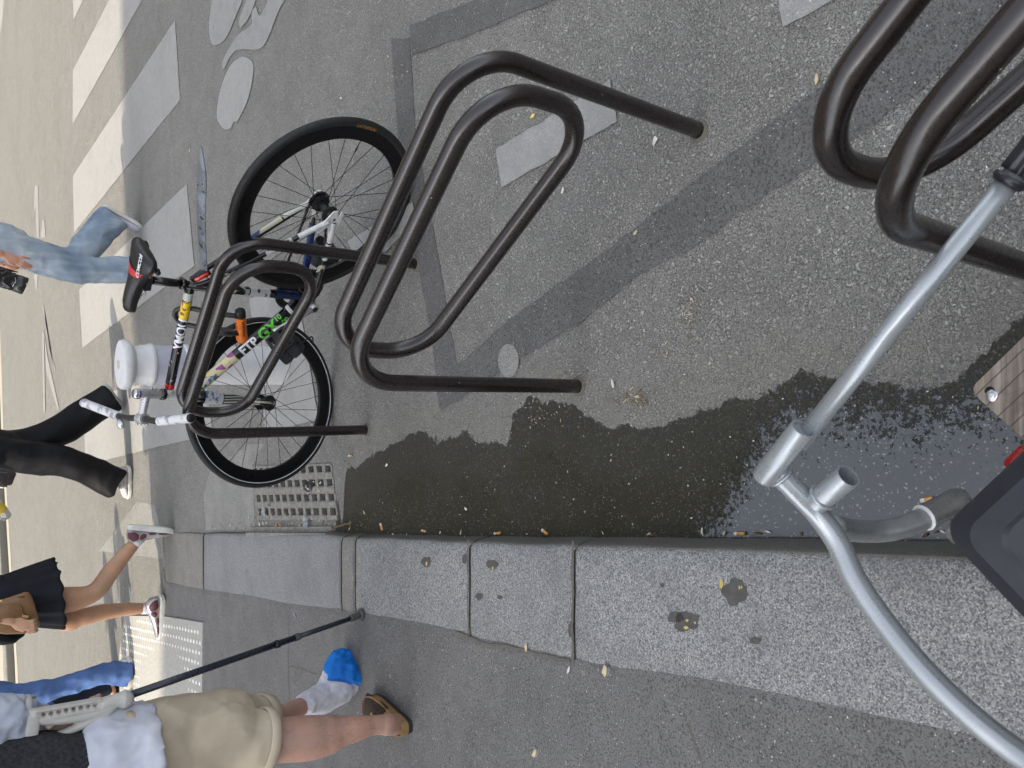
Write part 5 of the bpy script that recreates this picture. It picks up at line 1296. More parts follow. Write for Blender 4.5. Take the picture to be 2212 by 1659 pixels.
    def outl(pts, y, grow=0): return [P(x, yy, y) for x, yy in pts]
    ol = [(-110, 1150), (15, 1062), (120, 1015), (245, 972), (290, 975), (322, 1020), (350, 1100), (385, 1225), (398, 1310), (370, 1360), (250, 1392), (60, 1398), (-110, 1380)]
    bm = bmesh.new(); cx, cy = 150, 1200
    ring_skin(bm, [[P(cx + (x - cx) * s_, cy + (y - cy) * s_, d) for x, y in ol] for s_, d in ((.93, 5.42), (1, 5.435), (1, 5.50), (.93, 5.515))]); bmesh.ops.recalc_face_normals(bm, faces=bm.faces); b_ = build('bag_body', bm, lea, bag)
    fl = [(-110, 1130), (10, 1095), (120, 1085), (205, 1095), (225, 1125), (240, 1190), (255, 1235), (240, 1262), (-110, 1290)]
    bm = bmesh.new(); ring_skin(bm, [[P(80 + (x - 80) * s_, 1180 + (y - 1180) * s_, d) for x, y in fl] for s_, d in ((1, 5.42), (1, 5.408), (.95, 5.404))]); bmesh.ops.recalc_face_normals(bm, faces=bm.faces); build('flap', bm, lea, b_)
    bm = bmesh.new(); a, b = P(222, 1210, 5.395), P(285, 1222, 5.395); box(bm, (a + b) / 2, (b - a).length, .016, .008, (b - a).normalized(), V((1, 0, 0)), V((0, -1, 0))); build('clasp', bm, plain_cache('gold', (.6, .45, .18), .3, metal=.9), b_, False)
    bm = bmesh.new(); lathe(bm, P(15, 1062, 5.44), V((0, 1, 0)), [(.006, -.01), (.009, -.006), (.009, .006), (.006, .01)], n=12); build('ring', bm, plain_cache('gold', (.6, .45, .18), .3, metal=.9), b_)
    build('strap', T([P(20, 1062, 5.44), P(120, 1030, 5.425), P(245, 1020, 5.42)], [(.008, .003)] * 3, n=8), lea, b_)
    # bottle in the far hand
    bot = thing('water_bottle', 'clear plastic bottle with yellow label, held upside down at the top edge', 'bottle', bt)
    u = (P(70, 225, 5.6) - P(-60, 60, 5.6)).normalized(); o_ = P(70, 225, 5.6)
    gl = N('clear_plastic'); gl = gl.fin((.85, .88, .9), .08, 0, None, Transmission_Weight=.85, IOR=1.3)
    bm = bmesh.new(); lathe(bm, o_, -u, [(.010, -.004), (.022, -.006), (.031, .004), (.033, .02), (.031, .028), (.033, .036), (.033, .15), (.026, .17), (.013, .19), (.013, .205)], n=28); bb_ = build('bottle_body', bm, gl, bot)
    bm = bmesh.new(); lathe(bm, o_, -u, [(.0336, .040), (.0336, .105)], n=28, cap=False); build('label', bm, plain('label_yellow', (.55, .40, .05), .5), bb_)
    bm = bmesh.new(); lathe(bm, o_, -u, [(.0338, .106), (.0338, .112)], n=28, cap=False); build('label_edge', bm, whitep, bb_)
skirt_woman()
# ---------------------------------------------------------------- person in faded jeans
def jeans_person():
    P = lambda x, y, d: aty(zJ(x, y), d); y1, y2 = 6.42, 6.28
    toe = at(zJ(1722, 1250)); toe.z = .005; heel = at(zJ(1735, 960)); heel.z = .005
    root = person('person in faded blue jeans walking left past the saddle, hand flat on the thigh', V((heel.x, heel.y, 0)))
    hipc = P(-60, 610, 6.35); S = V((0, 1, 0)); top = hipc + V((-.03, 0, .47)); sk = skin('skin_fair', (.50, .27, .18))
    bm = bmesh.new(); torso(bm, hipc, top, S, (.155, .115)); hc = head(bm, top + V((0, 0, .03)), FACE)
    rh, rt_ = P(1235, 165, 6.42), P(1712, 440, 6.40); upv = P(1290, 420, 6.4) - P(1470, 250, 6.4)
    limb(bm, [hipc + S * .08, P(830, 850, y1), P(1330, 330, y1), rh.lerp(rt_, .7) + upv.normalized() * .04], [.085, .06, .04, .03])
    limb(bm, [hipc - S * .08, P(850, 960, y2), P(1640, 950, y2), heel.lerp(toe, .7) + V((0, 0, .04))], [.085, .055, .038, .03])
    zz = Q(0, 900, 5.53); H = lambda x, y, d=6.09: aty(zz(x, y), d)
    sh = top + V((0, -.17, -.03)); limb(bm, [sh, P(-430, 640, 6.12), H(20, 545, 6.10)], [.046, .038, .026], 6)
    kn = [H(415, 615), H(425, 680), H(405, 735), H(375, 780)]
    tips = [(H(500, 622, 6.080), H(590, 640, 6.086), H(665, 655, 6.10)), (H(520, 722, 6.078), H(620, 780, 6.084), H(712, 822, 6.098)), (H(500, 785, 6.078), H(590, 830, 6.084), H(680, 868, 6.098)), (H(450, 815, 6.08), H(520, 845, 6.088), H(590, 872, 6.10))]
    fingers(bm, H(60, 570, 6.10), kn, tips, [H(160, 700, 6.10), H(240, 765, 6.095), H(310, 800, 6.095), H(362, 822, 6.10)], .0094)
    sh2 = top + V((0, .17, -.03)); limb(bm, [sh2, sh2 + V((.05, .05, -.27)), sh2 + V((-.08, .04, -.50))], [.046, .038, .03], 6); ball(bm, sh2 + V((-.1, .04, -.56)), (.03, .03, .05))
    fused('body', bm, .0048, sk, root, 2)
    bm = bmesh.new(); nm = plain_cache('nail', (.62, .38, .34), .3)
    for t in tips: ball(bm, t[2] + V((0, -.006, .001)), (.006, .003, .008), 8, 6)
    build('fingernails', bm, nm, root)
    bm = bmesh.new(); torso(bm, hipc + V((0, 0, .10)), top, S, (.165, .124)); limb(bm, [sh, sh.lerp(P(-430, 640, 6.12), .5)], [.058, .05]); limb(bm, [sh2, sh2 + V((.03, .03, -.15))], [.058, .05])
    fused('top', bm, .012, cloth('white_top', (.55, .55, .55)), root, 2, wrinkle(.004, 9))
    hair(root, hc, FACE, cloth('hair_dark', (.03, .02, .014), (.015, .01, .008), 40), True)
    m = N('denim'); p = m.P(True); f = m.noise(3, 4, .5, p); g = m.noise(700, 2, .6, p); st = m.n('ShaderNodeMapping'); st.inputs['Scale'].default_value = (30, 30, 3); m.l(p, st.inputs[0])
    col = m.cr(m.math('ADD', m.math('MULTIPLY', f, .8), m.math('MULTIPLY', m.noise(1, 4, .6, st.outputs[0]), .25)), [(.30, (.09, .13, .20)), (.5, (.24, .30, .37)), (.66, (.42, .47, .51))])
    den = m.fin(col, .85, 0, m.bump(m.math('ADD', g, m.math('MULTIPLY', m.noise(22, 3, .6, p), 3)), .4, .002), Specular_IOR_Level=.2)
    bm = bmesh.new(); limb(bm, [hipc + V((0, 0, .08)), hipc, P(120, 640, 6.35)], [(.145, .125), (.165, .14), (.13, .13)], ref=S.cross(V((0, 0, 1))))
    limb(bm, [hipc + S * .06, P(420, 760, y1 - .03), P(830, 845, y1 - .04), P(1080, 610, y1), P(1345, 318, y1)], [.115, .112, .108, .106, .116], 7, 22, ends=(0,))
    limb(bm, [hipc - S * .06, P(420, 780, y2 + .02), P(860, 935, y2), P(1250, 945, y2), P(1650, 935, y2)], [.115, .112, .098, .096, .102], 7, 22, ends=(0,))
    fused('jeans', bm, .009, den, root, 3, wrinkle(.0065, 8, 3))
    # side seam
    shoe(root, heel, toe, (0, 0, 1), white_up, white_sole, None, .043, .085); shoe(root, rh, rt_, upv, cloth('shoe_lilac', (.58, .57, .66), (.5, .48, .6), 30), white_sole, None, .047, .115)
    bag = thing('shoulder_bag', 'glossy black tubular bag hanging at the top edge beside the jeans', 'bag', H(250, 1150, 6.0))
    gloss = plain('patent_black', (.012, .012, .012), .16, bump=.5, bsc=30)
    bm = bmesh.new(); limb(bm, [H(-400, 920, 6.0), H(0, 1060, 6.0), H(340, 1180, 6.0)], [(.055, .045), (.060, .05), (.058, .045)], 5, 20); fused('bag_body', bm, .006, gloss, bag, 2, wrinkle(.003, 30))
    bm = bmesh.new(); a, b = H(330, 1175, 6.0), H(560, 1260, 6.0); tube(bm, [a, a.lerp(b, .9), b], [(.058, .046), (.060, .048), (.054, .042)], n=24); build('end_flap', bm, plain_cache('bag_end', (.022, .020, .018), .3), bag)
    build('seam_trim', T([H(325, 1060, 5.955), H(345, 1150, 5.945), H(270, 1270, 5.96)], .0022, n=6), steel, bag); bm = bmesh.new(); ball(bm, H(585, 1205, 5.95), .005, 8, 6); build('stud', bm, steel, bag)
    bm = bmesh.new(); tube(bm, [H(-300, 800, 6.02), H(0, 870, 6.02), H(395, 948, 6.02)], [(.012, .004), (.014, .004), (.003, .002)], n=8); build('strap', bm, gloss, bag)
jeans_person()
# ---------------------------------------------------------------- person in wide black trousers
def black_person():
    P = lambda x, y, d: aty(zK(x, y), d); y1, y2 = 6.78, 6.98
    heel, toe = at(zK(1322, 1235)), at(zK(1318, 1560)); heel.z = toe.z = .005
    root = person('person in wide black trousers and white sneakers, mid-stride behind the handlebar', V((heel.x, heel.y, 0)))
    hipc = P(-60, 1080, 6.88); S = V((0, 1, 0)); top = hipc + V((-.02, 0, .48)); sk = skin('skin_light', (.48, .27, .18))
    bm = bmesh.new(); torso(bm, hipc, top, S, (.16, .12)); hc = head(bm, top + V((0, 0, .03)), FACE)
    limb(bm, [hipc - S * .08, P(560, 1190, y1), P(1130, 1350, y1), heel.lerp(toe, .6) + V((0, 0, .035))], [.085, .055, .034, .022])
    rh, rt_ = P(1010, 430, 7.02), P(1200, 672, 7.05)
    limb(bm, [hipc + S * .08, P(520, 900, y2), P(1050, 570, y2), rh.lerp(rt_, .6) + V((-.03, 0, -.02))], [.085, .055, .036, .03])
    for s in (-1, 1):
        a = top + V((0, .18 * s, -.03)); limb(bm, [a, a + V((.06, .05 * s, -.27)), a + V((-.20, .02 * s, -.30))], [.048, .038, .028], 6); ball(bm, a + V((-.26, .02 * s, -.30)), (.05, .02, .03))
    fused('body', bm, .010, sk, root, 2)
    bk_ = cloth('black_trouser', (.005, .0055, .008), (.0035, .0035, .005), 4, rough=.6)
    bm = bmesh.new(); limb(bm, [hipc + V((0, 0, .08)), hipc, P(100, 1080, 6.88)], [(.15, .13), (.17, .15), (.14, .14)], ref=S.cross(V((0, 0, 1))))
    limb(bm, [hipc - S * .05, P(330, 1160, y1 + .03), P(650, 1195, y1), P(900, 1285, y1), P(1185, 1415, y1)], [.13, .125, .122, .112, .128], 7, 24, ends=(0,))
    limb(bm, [hipc + S * .05, P(330, 985, y2 - .03), P(620, 870, y2), P(850, 725, y2), P(1125, 550, y2)], [.13, .105, .118, .122, .122], 7, 24, ends=(0,))
    fused('trousers', bm, .010, bk_, root, 3, wrinkle(.0085, 4.5, 9))
    bm = bmesh.new(); torso(bm, hipc + V((0, 0, .05)), top, S, (.172, .135))
    for s in (-1, 1):
        a = top + V((0, .18 * s, -.03)); limb(bm, [a, a + V((.06, .05 * s, -.27)), a + V((-.17, .02 * s, -.295))], [.060, .050, .042], 6)
    fused('jacket', bm, .012, cloth('black_jacket2', (.012, .012, .014)), root, 2, wrinkle(.006, 9))
    hair(root, hc, FACE, cloth('hair_black', (.015, .012, .01), (.01, .008, .007), 40), True)
    shoe(root, heel, toe, (0, 0, 1), cloth('shoe_offwhite', (.60, .56, .54), (.5, .46, .46), 25), white_sole, plain('grey_trim', (.42, .40, .42), .6), .050, .135, chunky=1.1)
    shoe(root, rh, rt_, V((-1, -.1, -.75)), white_up, white_sole, None, .045, .09)
    bag = thing('camera_bag', 'small boxy black and grey bag hanging beside the black trousers at the top edge', 'bag', P(60, 1370, 6.5))
    bm = bmesh.new(); a = P(-80, 1360, 6.5); box(bm, a, .13, .10, .20, V((.95, 0, -.25)).normalized(), V((0, 1, 0)), V((.25, 0, .95)).normalized()); bmesh.ops.bevel(bm, geom=list(bm.edges), offset=.02, segments=3, affect='EDGES'); build('bag_body', bm, plain('bag_grey', (.05, .052, .055), .35), bag)
    bm = bmesh.new(); a = P(60, 1350, 6.52); box(bm, a, .10, .06, .10, V((.95, 0, -.35)).normalized(), V((0, 1, 0)), V((.35, 0, .95)).normalized()); bmesh.ops.bevel(bm, geom=list(bm.edges), offset=.008, segments=2, affect='EDGES'); build('buckle', bm, plain('bag_brown', (.05, .042, .038), .4), bag)
black_person()
# ---------------------------------------------------------------- person in blue trousers and the one behind in dark trousers
def blue_person():
    P = lambda x, y, d: aty(zM(x, y), d); y1, y2 = 6.72, 6.86
    heel, toe = at(zM(1172, 300)), at(zM(1160, 600)); heel.z = toe.z = .014
    root = person('person in loose blue trousers and white sneaker standing on the tactile paving edge', V((heel.x, heel.y, 0)))
    hipc = P(-80, 690, 6.8); S = V((0, 1, 0)); top = hipc + V((-.02, 0, .48)); sk = skin('skin_mid', (.44, .25, .16))
    bm = bmesh.new(); torso(bm, hipc, top, S, (.155, .118)); hc = head(bm, top + V((0, 0, .03)), FACE)
    limb(bm, [hipc - S * .08, P(450, 600, y1), P(1080, 430, y1), heel.lerp(toe, .7) + V((0, 0, .04))], [.085, .055, .036, .03])
    h2, t2 = at((296, 1545)), at((294, 1620)); h2.z = t2.z = .014
    limb(bm, [hipc + S * .08, P(420, 850, y2), h2 + V((0, 0, .10)), h2.lerp(t2, .7) + V((0, 0, .04))], [.085, .055, .036, .03])
    for s in (-1, 1):
        a = top + V((0, .18 * s, -.03)); limb(bm, [a, a + V((.05 * s, .05 * s, -.27)), a + V((-.06 * s, .04 * s, -.50))], [.048, .038, .028], 6); ball(bm, a + V((-.08 * s, .04 * s, -.56)), (.03, .02, .05))
    fused('body', bm, .010, sk, root, 2)
    bc_ = cloth('blue_twill', (.085, .155, .36), (.055, .105, .26), 5)
    bm = bmesh.new(); limb(bm, [hipc + V((0, 0, .08)), hipc, P(60, 690, 6.8)], [(.14, .12), (.16, .14), (.13, .13)], ref=S.cross(V((0, 0, 1))))
    limb(bm, [hipc - S * .05, P(300, 625, y1), P(600, 545, y1), P(880, 452, y1), P(1125, 445, y1)], [.115, .088, .074, .080, .096], 7, 22, ends=(0,))
    limb(bm, [hipc + S * .05, P(300, 780, y2), P(600, 900, y2), h2 + V((0, 0, .12))], [.115, .10, .085, .09], 7, 22, ends=(0,))
    fused('trousers', bm, .010, bc_, root, 3, wrinkle(.008, 9, 5))
    bm = bmesh.new(); torso(bm, hipc + V((0, 0, .06)), top, S, (.168, .13))
    for s in (-1, 1):
        a = top + V((0, .18 * s, -.03)); limb(bm, [a, a + V((.05 * s, .05 * s, -.27))], [.060, .05], 6)
    fused('shirt', bm, .012, cloth('pale_blue_shirt', (.35, .42, .55)), root, 2, wrinkle(.005, 9))
    hair(root, hc, FACE, cloth('hair_fair', (.12, .08, .04), (.07, .045, .02), 40))
    shoe(root, heel, toe, (0, 0, 1), white_up, white_sole, None, .046, .105, chunky=1.5); shoe(root, h2, t2, (0, 0, 1), white_up, white_sole, None, .046, .105, chunky=1.5)
    # darker figure further back
    y3 = 7.35; hB = P(300, 850, y3); hB.z = .86; tB = hB + V((0, 0, .46))
    hl, tl = P(1000, 520, 7.3), P(1015, 615, 7.25); hl.z = max(hl.z, .05); h3, t3 = at(zM(1003, 770), .006), at(zM(1010, 905), .006)
    root = person('person in dark navy trousers mostly hidden behind the blue trousers and crutch', V((h3.x, h3.y, 0)))
    bm = bmesh.new(); torso(bm, hB, tB, S, (.15, .115)); hc = head(bm, tB + V((0, 0, .03)), FACE)
    limb(bm, [hB, P(760, 640, 7.3), P(960, 560, 7.3)], [.085, .05, .035]); limb(bm, [hB, P(700, 820, 7.4), h3 + V((0, 0, .10)), h3.lerp(t3, .6) + V((0, 0, .03))], [.085, .05, .035, .03]); limb(bm, [P(960, 560, 7.3), hl.lerp(tl, .6) + V((-.02, 0, .02))], [.035, .03])
    for s in (-1, 1):
        a = tB + V((0, .16 * s, -.03)); limb(bm, [a, a + V((.05 * s, .05 * s, -.27)), a + V((-.06 * s, .04 * s, -.50))], [.045, .036, .028], 6)
    fused('body', bm, .010, sk, root, 2)
    nv = cloth('navy_trouser', (.010, .014, .028), (.007, .009, .018), 5, rough=.7)
    bm = bmesh.new(); limb(bm, [hB + V((0, 0, .05)), hB, P(430, 800, y3)], [(.14, .12), (.15, .13), (.11, .11)], ref=V((1, 0, 0)))
    limb(bm, [hB, P(560, 720, 7.3), P(780, 635, 7.3), P(965, 565, 7.3)], [.10, .070, .064, .060], 6, ends=(0,)); limb(bm, [hB, P(700, 820, 7.4), h3 + V((0, 0, .12))], [.10, .07, .06], 6); fused('trousers', bm, .010, nv, root, 2, wrinkle(.005, 9))
    bm = bmesh.new(); torso(bm, hB + V((0, 0, .06)), tB, S, (.165, .128)); fused('jacket', bm, .014, nv, root, 2)
    hair(root, hc, FACE, cloth('hair_black2', (.02, .015, .012), (.01, .008, .007), 40))
    bsh = plain('shoe_black', (.02, .02, .022), .35); shoe(root, hl, tl + V((-.06, 0, -.03)), V((-1, 0, -.2)), bsh, bsh, None, .04, .07, extra=False); shoe(root, h3, t3, (0, 0, 1), bsh, plain_cache('sole_pale', (.4, .4, .38), .6), None, .042, .08, extra=False)
blue_person()
# ---------------------------------------------------------------- man with a bandaged foot on a forearm crutch
def crutch_man():
    P = lambda x, y, d: aty(zM(x, y), d); F = lambda x, y, d: aty(zF(x, y), d)
    sk = skin('skin_hairy', (.42, .265, .205)); up = V((0, 0, 1)); X = V((1, 0, 0))
    hz0 = .052; hl = at(zF(1800, 1240), hz0); tl = at(zF(1455, 1035), hz0)
    root = person('person in beige shorts with a blue-and-white bandaged foot, sandal and forearm crutch', V((hl.x, hl.y, 0)))
    hipc = aty((262, 1672), 2.46); top = aty((-30, 1735), 2.44); top.z = hipc.z + .47; fwd = V((.10, 1, 0)).normalized()
    bm = bmesh.new(); torso(bm, hipc, top, X, (.145, .10)); hc = head(bm, top + V((0, 0, .03)), fwd)
    an = F(1470, 1235, 2.325)
    limb(bm, [hipc - X * .05 + V((0, 0, -.05)), F(120, 1400, 2.42), F(420, 1392, 2.41), F(760, 1368, 2.385), F(960, 1335, 2.375), F(1180, 1285, 2.355), F(1400, 1243, 2.345), F(1500, 1235, 2.345)], [.08, .074, .068, .070, .064, .044, .032, .033], 7, 24)
    f_ = (tl - hl).normalized()
    limb(bm, [F(1520, 1238, 2.34), hl + f_ * .045 + up * .045], [.036, .036], 4); limb(bm, [hl + f_ * .042 + up * .034, hl + f_ * .12 + up * .045, hl + f_ * .20 + up * .034, hl + f_ * .25 + up * .026], [(.033, .033), (.036, .038), (.044, .024), (.040, .014)], 5, ref=up)
    bm2 = [F(300, 1215, 2.60), F(480, 1155, 2.68), F(740, 1045, 2.74), F(950, 960, 2.78)]
    limb(bm, [hipc + X * .09, F(60, 1240, 2.55)] + bm2, [.07, .065, .040, .035, .034, .034], 6)
    # crutch arm: shoulder, elbow, wrist, hand on the grip
    ya = 2.50; sh = top + X * .19 + V((0, 0, -.04)); el = P(60, 905, ya - .02); wr = P(745, 880, ya)
    limb(bm, [sh, el.lerp(sh, .35), el, P(330, 900, ya), P(560, 895, ya), wr], [.058, .052, .045, .046, .040, .031], 6, 20)
    kn = [P(835, 800 + 34 * k, ya - .03) for k in range(4)]
    tips = [(k + (P(905, 800, ya) - P(835, 800, ya)) + V((0, -.022, 0)), k + (P(950, 775, ya) - P(835, 800, ya)) + V((0, -.004, 0)), k + (P(955, 775, ya) - P(835, 800, ya)) + V((0, .020, 0))) for k in kn]
    fingers(bm, wr, kn, tips, [P(760, 800, ya), P(770, 720, ya + .01), P(800, 672, ya + .015), P(860, 650, ya + .01)], .0100)
    sh2 = top - X * .19 + V((0, 0, -.04)); limb(bm, [sh2, sh2 + V((-.05, 0, -.28)), sh2 + V((-.03, .12, -.50))], [.055, .042, .03], 6); ball(bm, sh2 + V((-.03, .14, -.56)), (.035, .025, .05))
    fused('body', bm, .0050, sk, root, 2)
    # leg hair reads as fine dark strokes
    bm = bmesh.new(); r = random.Random(5)
    ax = [F(420, 1392, 2.41), F(760, 1368, 2.385), F(960, 1335, 2.375), F(1180, 1285, 2.355), F(1380, 1243, 2.345)]; rs = [.068, .070, .064, .044, .033]
    ax2 = bm2; rs2 = [.040, .037, .035, .034]
    def hairs(ax, rs, n):
        for _ in range(n):
            t = r.random() * (len(ax) - 1.01); i = int(t); u = t - i; c = ax[i].lerp(ax[i + 1], u); rr = rs[i] + (rs[i + 1] - rs[i]) * u; d = (ax[i + 1] - ax[i]).normalized(); x, y = frame_of(d)
            a = r.uniform(0, 6.28); nn = x * math.cos(a) + y * math.sin(a); p = c + nn * (rr * .99); tt = d + (x * r.uniform(-.5, .5) + y * r.uniform(-.5, .5)) + nn * .35
            tt.normalize(); s_ = tt.cross(nn).normalized() * .00025; e = p + tt * r.uniform(.006, .012) + nn * .002
            bm.faces.new([bm.verts.new(p - s_), bm.verts.new(p + s_), bm.verts.new(e)])
    hairs(ax, rs, 1100); hairs(ax2[1:3], rs2[1:3], 120); o = build('leg_hair', bm, plain('hair_strokes', (.06, .035, .025), .8), root, False); o['kind'] = 'stuff'
    # bandage and blue wrap
    ban = cloth('bandage_white', (.66, .65, .69), (.52, .51, .58), 30, 500); blu = cloth('blue_wrap', (.012, .20, .66), (.008, .13, .50), 14, 500, .55)
    bm = bmesh.new(); limb(bm, [F(745, 1035, 2.74), F(900, 990, 2.77), F(1010, 915, 2.79), F(1095, 860, 2.80)], [.044, .056, .064, .066], 6, 22); limb(bm, [F(800, 1010, 2.77), F(860, 1070, 2.76), F(790, 1090, 2.75)], [.030, .03, .02]); limb(bm, [F(1130, 840, 2.80), F(1235, 830, 2.79)], [.058, .045]); limb(bm, [F(960, 820, 2.80), F(1000, 700, 2.82)], [.035, .03])
    fused('bandage', bm, .0055, ban, root, 2, wrinkle(.0026, 20, 2))
    bm = bmesh.new(); rings = []
    pA = [(F(1115, 850, 2.775), .084, .070), (F(1124, 770, 2.79), .0925, .072), (F(1133, 690, 2.81), .090, .066), (F(1140, 610, 2.825), .076, .052), (F(1146, 550, 2.835), .054, .036), (F(1150, 512, 2.84), .024, .014)]
    axu = (pA[-1][0] - pA[0][0]).normalized(); sx_ = (F(1300, 790, 2.80) - F(950, 760, 2.80)); sx_ = (sx_ - axu * sx_.dot(axu)).normalized(); sy_ = axu.cross(sx_).normalized()
    for c, a, b in pA:
        rings.append([c + sx_ * a * math.cos(q) * (1 + .03 * math.sin(q * 9)) + sy_ * b * math.sin(q) * (1 + .05 * math.sin(q * 11 + 1)) for q in [2 * math.pi * k / 48 for k in range(48)]])
    ring_skin(bm, rings); bmesh.ops.recalc_face_normals(bm, faces=bm.faces); fused('blue_cover', bm, .005, blu, root, 2, wrinkle(.005, 16, 4))
    # sandal: cork sole, brown straps
    f = f_; s = f.cross(up); cork = plain('cork', (.24, .145, .06), .85, bump=.4, bsc=300); brn = plain('brown_suede', (.035, .020, .013), .8, bump=.3, bsc=400)
    def foot_outline(g, z, n=40):
        o = []
        for k in range(n):
            q = 2 * math.pi * k / n; t = .5 - .5 * math.cos(q); wd = .034 + .020 * min(1, max(0, (t - .3) / .4)) ** 1.2
            o.append(hl + f * (-.014 + .292 * t) + s * (wd + g) * math.copysign(abs(math.sin(q)) ** .55, math.sin(q)) + up * (z - hz0 + hz(hl.y)))
        return o
    bm = bmesh.new(); ring_skin(bm, [foot_outline(.004, .004), foot_outline(.006, .010), foot_outline(.005, .018)]); bmesh.ops.recalc_face_normals(bm, faces=bm.faces); sd_ = build('sandal', bm, plain('rubber_dark', (.02, .018, .016), .7), root, autosmooth=40)
    bm = bmesh.new(); ring_skin(bm, [foot_outline(.004, .018), foot_outline(.006, .030), foot_outline(.007, .046), foot_outline(.002, .048), foot_outline(-.004, .042)]); bmesh.ops.recalc_face_normals(bm, faces=bm.faces); build('cork_footbed', bm, cork, sd_, autosmooth=50)
    bm = bmesh.new(); g0 = hz(hl.y) - hz0; vs = []
    for i in range(12):
        t = .36 + .60 * i / 11; c = hl + f * (.27 * t) + up * (g0 + .045); hh = .052 - .034 * (i / 11) ** 1.1; wd = .044 + .012 * math.sin(math.pi * i / 14)
        vs.append([bm.verts.new(c + s * wd * math.cos(q) + up * (hh * math.sin(q) - .012)) for q in [math.pi * k / 18 for k in range(19)]])
    for A, B in zip(vs, vs[1:]):
        for k in range(18): bm.faces.new((A[k], A[k + 1], B[k + 1], B[k]))
    bmesh.ops.recalc_face_normals(bm, faces=bm.faces); bmesh.ops.solidify(bm, geom=list(bm.faces), thickness=.004); build('upper_strap', bm, brn, sd_)
    bm = bmesh.new(); c = hl + f * .13 + up * (g0 + .085); box(bm, c + s * .02, .022, .016, .003, s, f, up); build('buckle', bm, plain_cache('gold', (.6, .45, .18), .3, metal=.9), sd_, False)
    # shorts
    sht = cloth('beige_cotton', (.56, .48, .37), (.48, .40, .30), 5, 700); 
    bm = bmesh.new(); limb(bm, [hipc + V((0, 0, .02)), hipc + V((0, 0, -.05)), aty((380, 1668), 2.48)], [(.155, .12), (.180, .145), (.175, .15)], ref=V((0, 1, 0)))
    limb(bm, [hipc + V((-.06, 0, -.06)), F(-120, 1400, 2.44), F(150, 1408, 2.43), F(365, 1405, 2.42)], [.130, .108, .098, .098], 7, 26, ends=(0,))
    limb(bm, [hipc + X * .06, F(-150, 1230, 2.52), F(130, 1215, 2.56), F(330, 1205, 2.585)], [.13, .105, .088, .080], 7, 26, ends=(0,))
    fused('shorts', bm, .0065, sht, root, 3, wrinkle(.0042, 9, 6))
    for c0, c1, r_ in ((F(285, 1404, 2.42), F(372, 1404, 2.42), .1035), (F(262, 1205, 2.575), F(345, 1203, 2.59), .087)):
        d = (c1 - c0).normalized(); bm = bmesh.new(); lathe(bm, c0, d, [(r_ - .004, 0), (r_, .002), (r_ + .0015, (c1 - c0).length * .95), (r_ - .002, (c1 - c0).length), (r_ - .012, (c1 - c0).length - .004)], n=40, cap=False); build('turn_up', bm, sht, root)
    # shirt layers
    tee = cloth('white_tee', (.62, .64, .70), (.52, .54, .62), 7)
    tc = aty((235, 1695), 2.45)
    bm = bmesh.new(); limb(bm, [aty((150, 1705), 2.45), aty((215, 1695), 2.455), aty((290, 1688), 2.46)], [(.178, .14), (.212, .190), (.222, .232)], ref=V((0, 1, 0)), ends=()); fused('t_shirt', bm, .008, tee, root, 2, wrinkle(.006, 14, 1))
    ves = N('charcoal_wool'); p_ = ves.P(True); ves = ves.fin(ves.cr(ves.math('ADD', ves.math('MULTIPLY', ves.noise(90, 4, .7, p_), .7), ves.math('MULTIPLY', ves.noise(420, 2, .6, p_), .3)), [(.35, (.020, .020, .023)), (.65, (.062, .062, .068))]), .95, 0, ves.bump(ves.noise(300, 3, .7, p_), .7, .002), Specular_IOR_Level=.15)
    bm = bmesh.new(); v0 = aty((196, 1712), 2.45); limb(bm, [v0, aty((120, 1722), 2.44), aty((30, 1730), 2.44), top + V((0, 0, -.02))], [(.190, .15), (.178, .14), (.182, .138), (.19, .125)], 6, 30, ref=V((0, 1, 0)))
    ball(bm, sh + V((-.03, 0, 0)), (.07, .075, .07)); ball(bm, sh2 + V((.03, 0, 0)), (.07, .075, .07)); fused('waistcoat', bm, .008, ves, root, 2, wrinkle(.0045, 8, 2))
    bm = bmesh.new(); lathe(bm, aty((150, 1718), 2.45), v0 - aty((150, 1718), 2.45), [(.0, 0)], n=8) if False else None
    slv = cloth('sleeve_blue_white', (.50, .54, .62), (.34, .38, .50), 9)
    bm = bmesh.new(); limb(bm, [sh, sh.lerp(el, .5), el + V((0, 0, .02)), P(170, 905, ya)], [.080, .078, .082, .074], 6, 24); fused('sleeve', bm, .007, slv, root, 2, wrinkle(.009, 16, 8))
    cu0, cu1 = P(135, 905, ya), P(215, 900, ya); d = (cu1 - cu0).normalized(); bm = bmesh.new(); lathe(bm, cu0, d, [(.070, 0), (.080, .004), (.081, (cu1 - cu0).length), (.074, (cu1 - cu0).length + .002), (.066, (cu1 - cu0).length - .01)], n=36, cap=False); build('cuff', bm, cloth('cuff_white', (.66, .64, .66)), root)
    hair(root, hc, fwd, cloth('hair_brown2', (.05, .032, .02), (.025, .016, .01), 40))
    # ------------------------------------------------ crutch
    yc = 2.44; tip = at(zF(1290, 172), hz(2.7)); C = thing('crutch', 'grey plastic forearm crutch with black pole, its rubber foot on the kerb edge', 'crutch', tip)
    gp = plain('crutch_grey', (.50, .48, .45), .5, var=.05); al = plain('pole_navy', (.018, .022, .035), .3, rv=.05); rb = plain('crutch_rubber', (.07, .068, .066), .8)
    hd = P(1060, 660, 2.47); pd_ = (tip - hd).normalized(); Lp = (tip - hd).length
    q = lambda x, y: P(x, y, yc)
    mid = hd + pd_ * (Lp * .665)
    bm = bmesh.new(); tube(bm, [hd - pd_ * .05, mid], .0112, n=20); build('pole', bm, al, C)
    bm = bmesh.new(); tube(bm, [mid - pd_ * .02, tip - pd_ * .05], .0092, n=20); build('pole', bm, al, C)
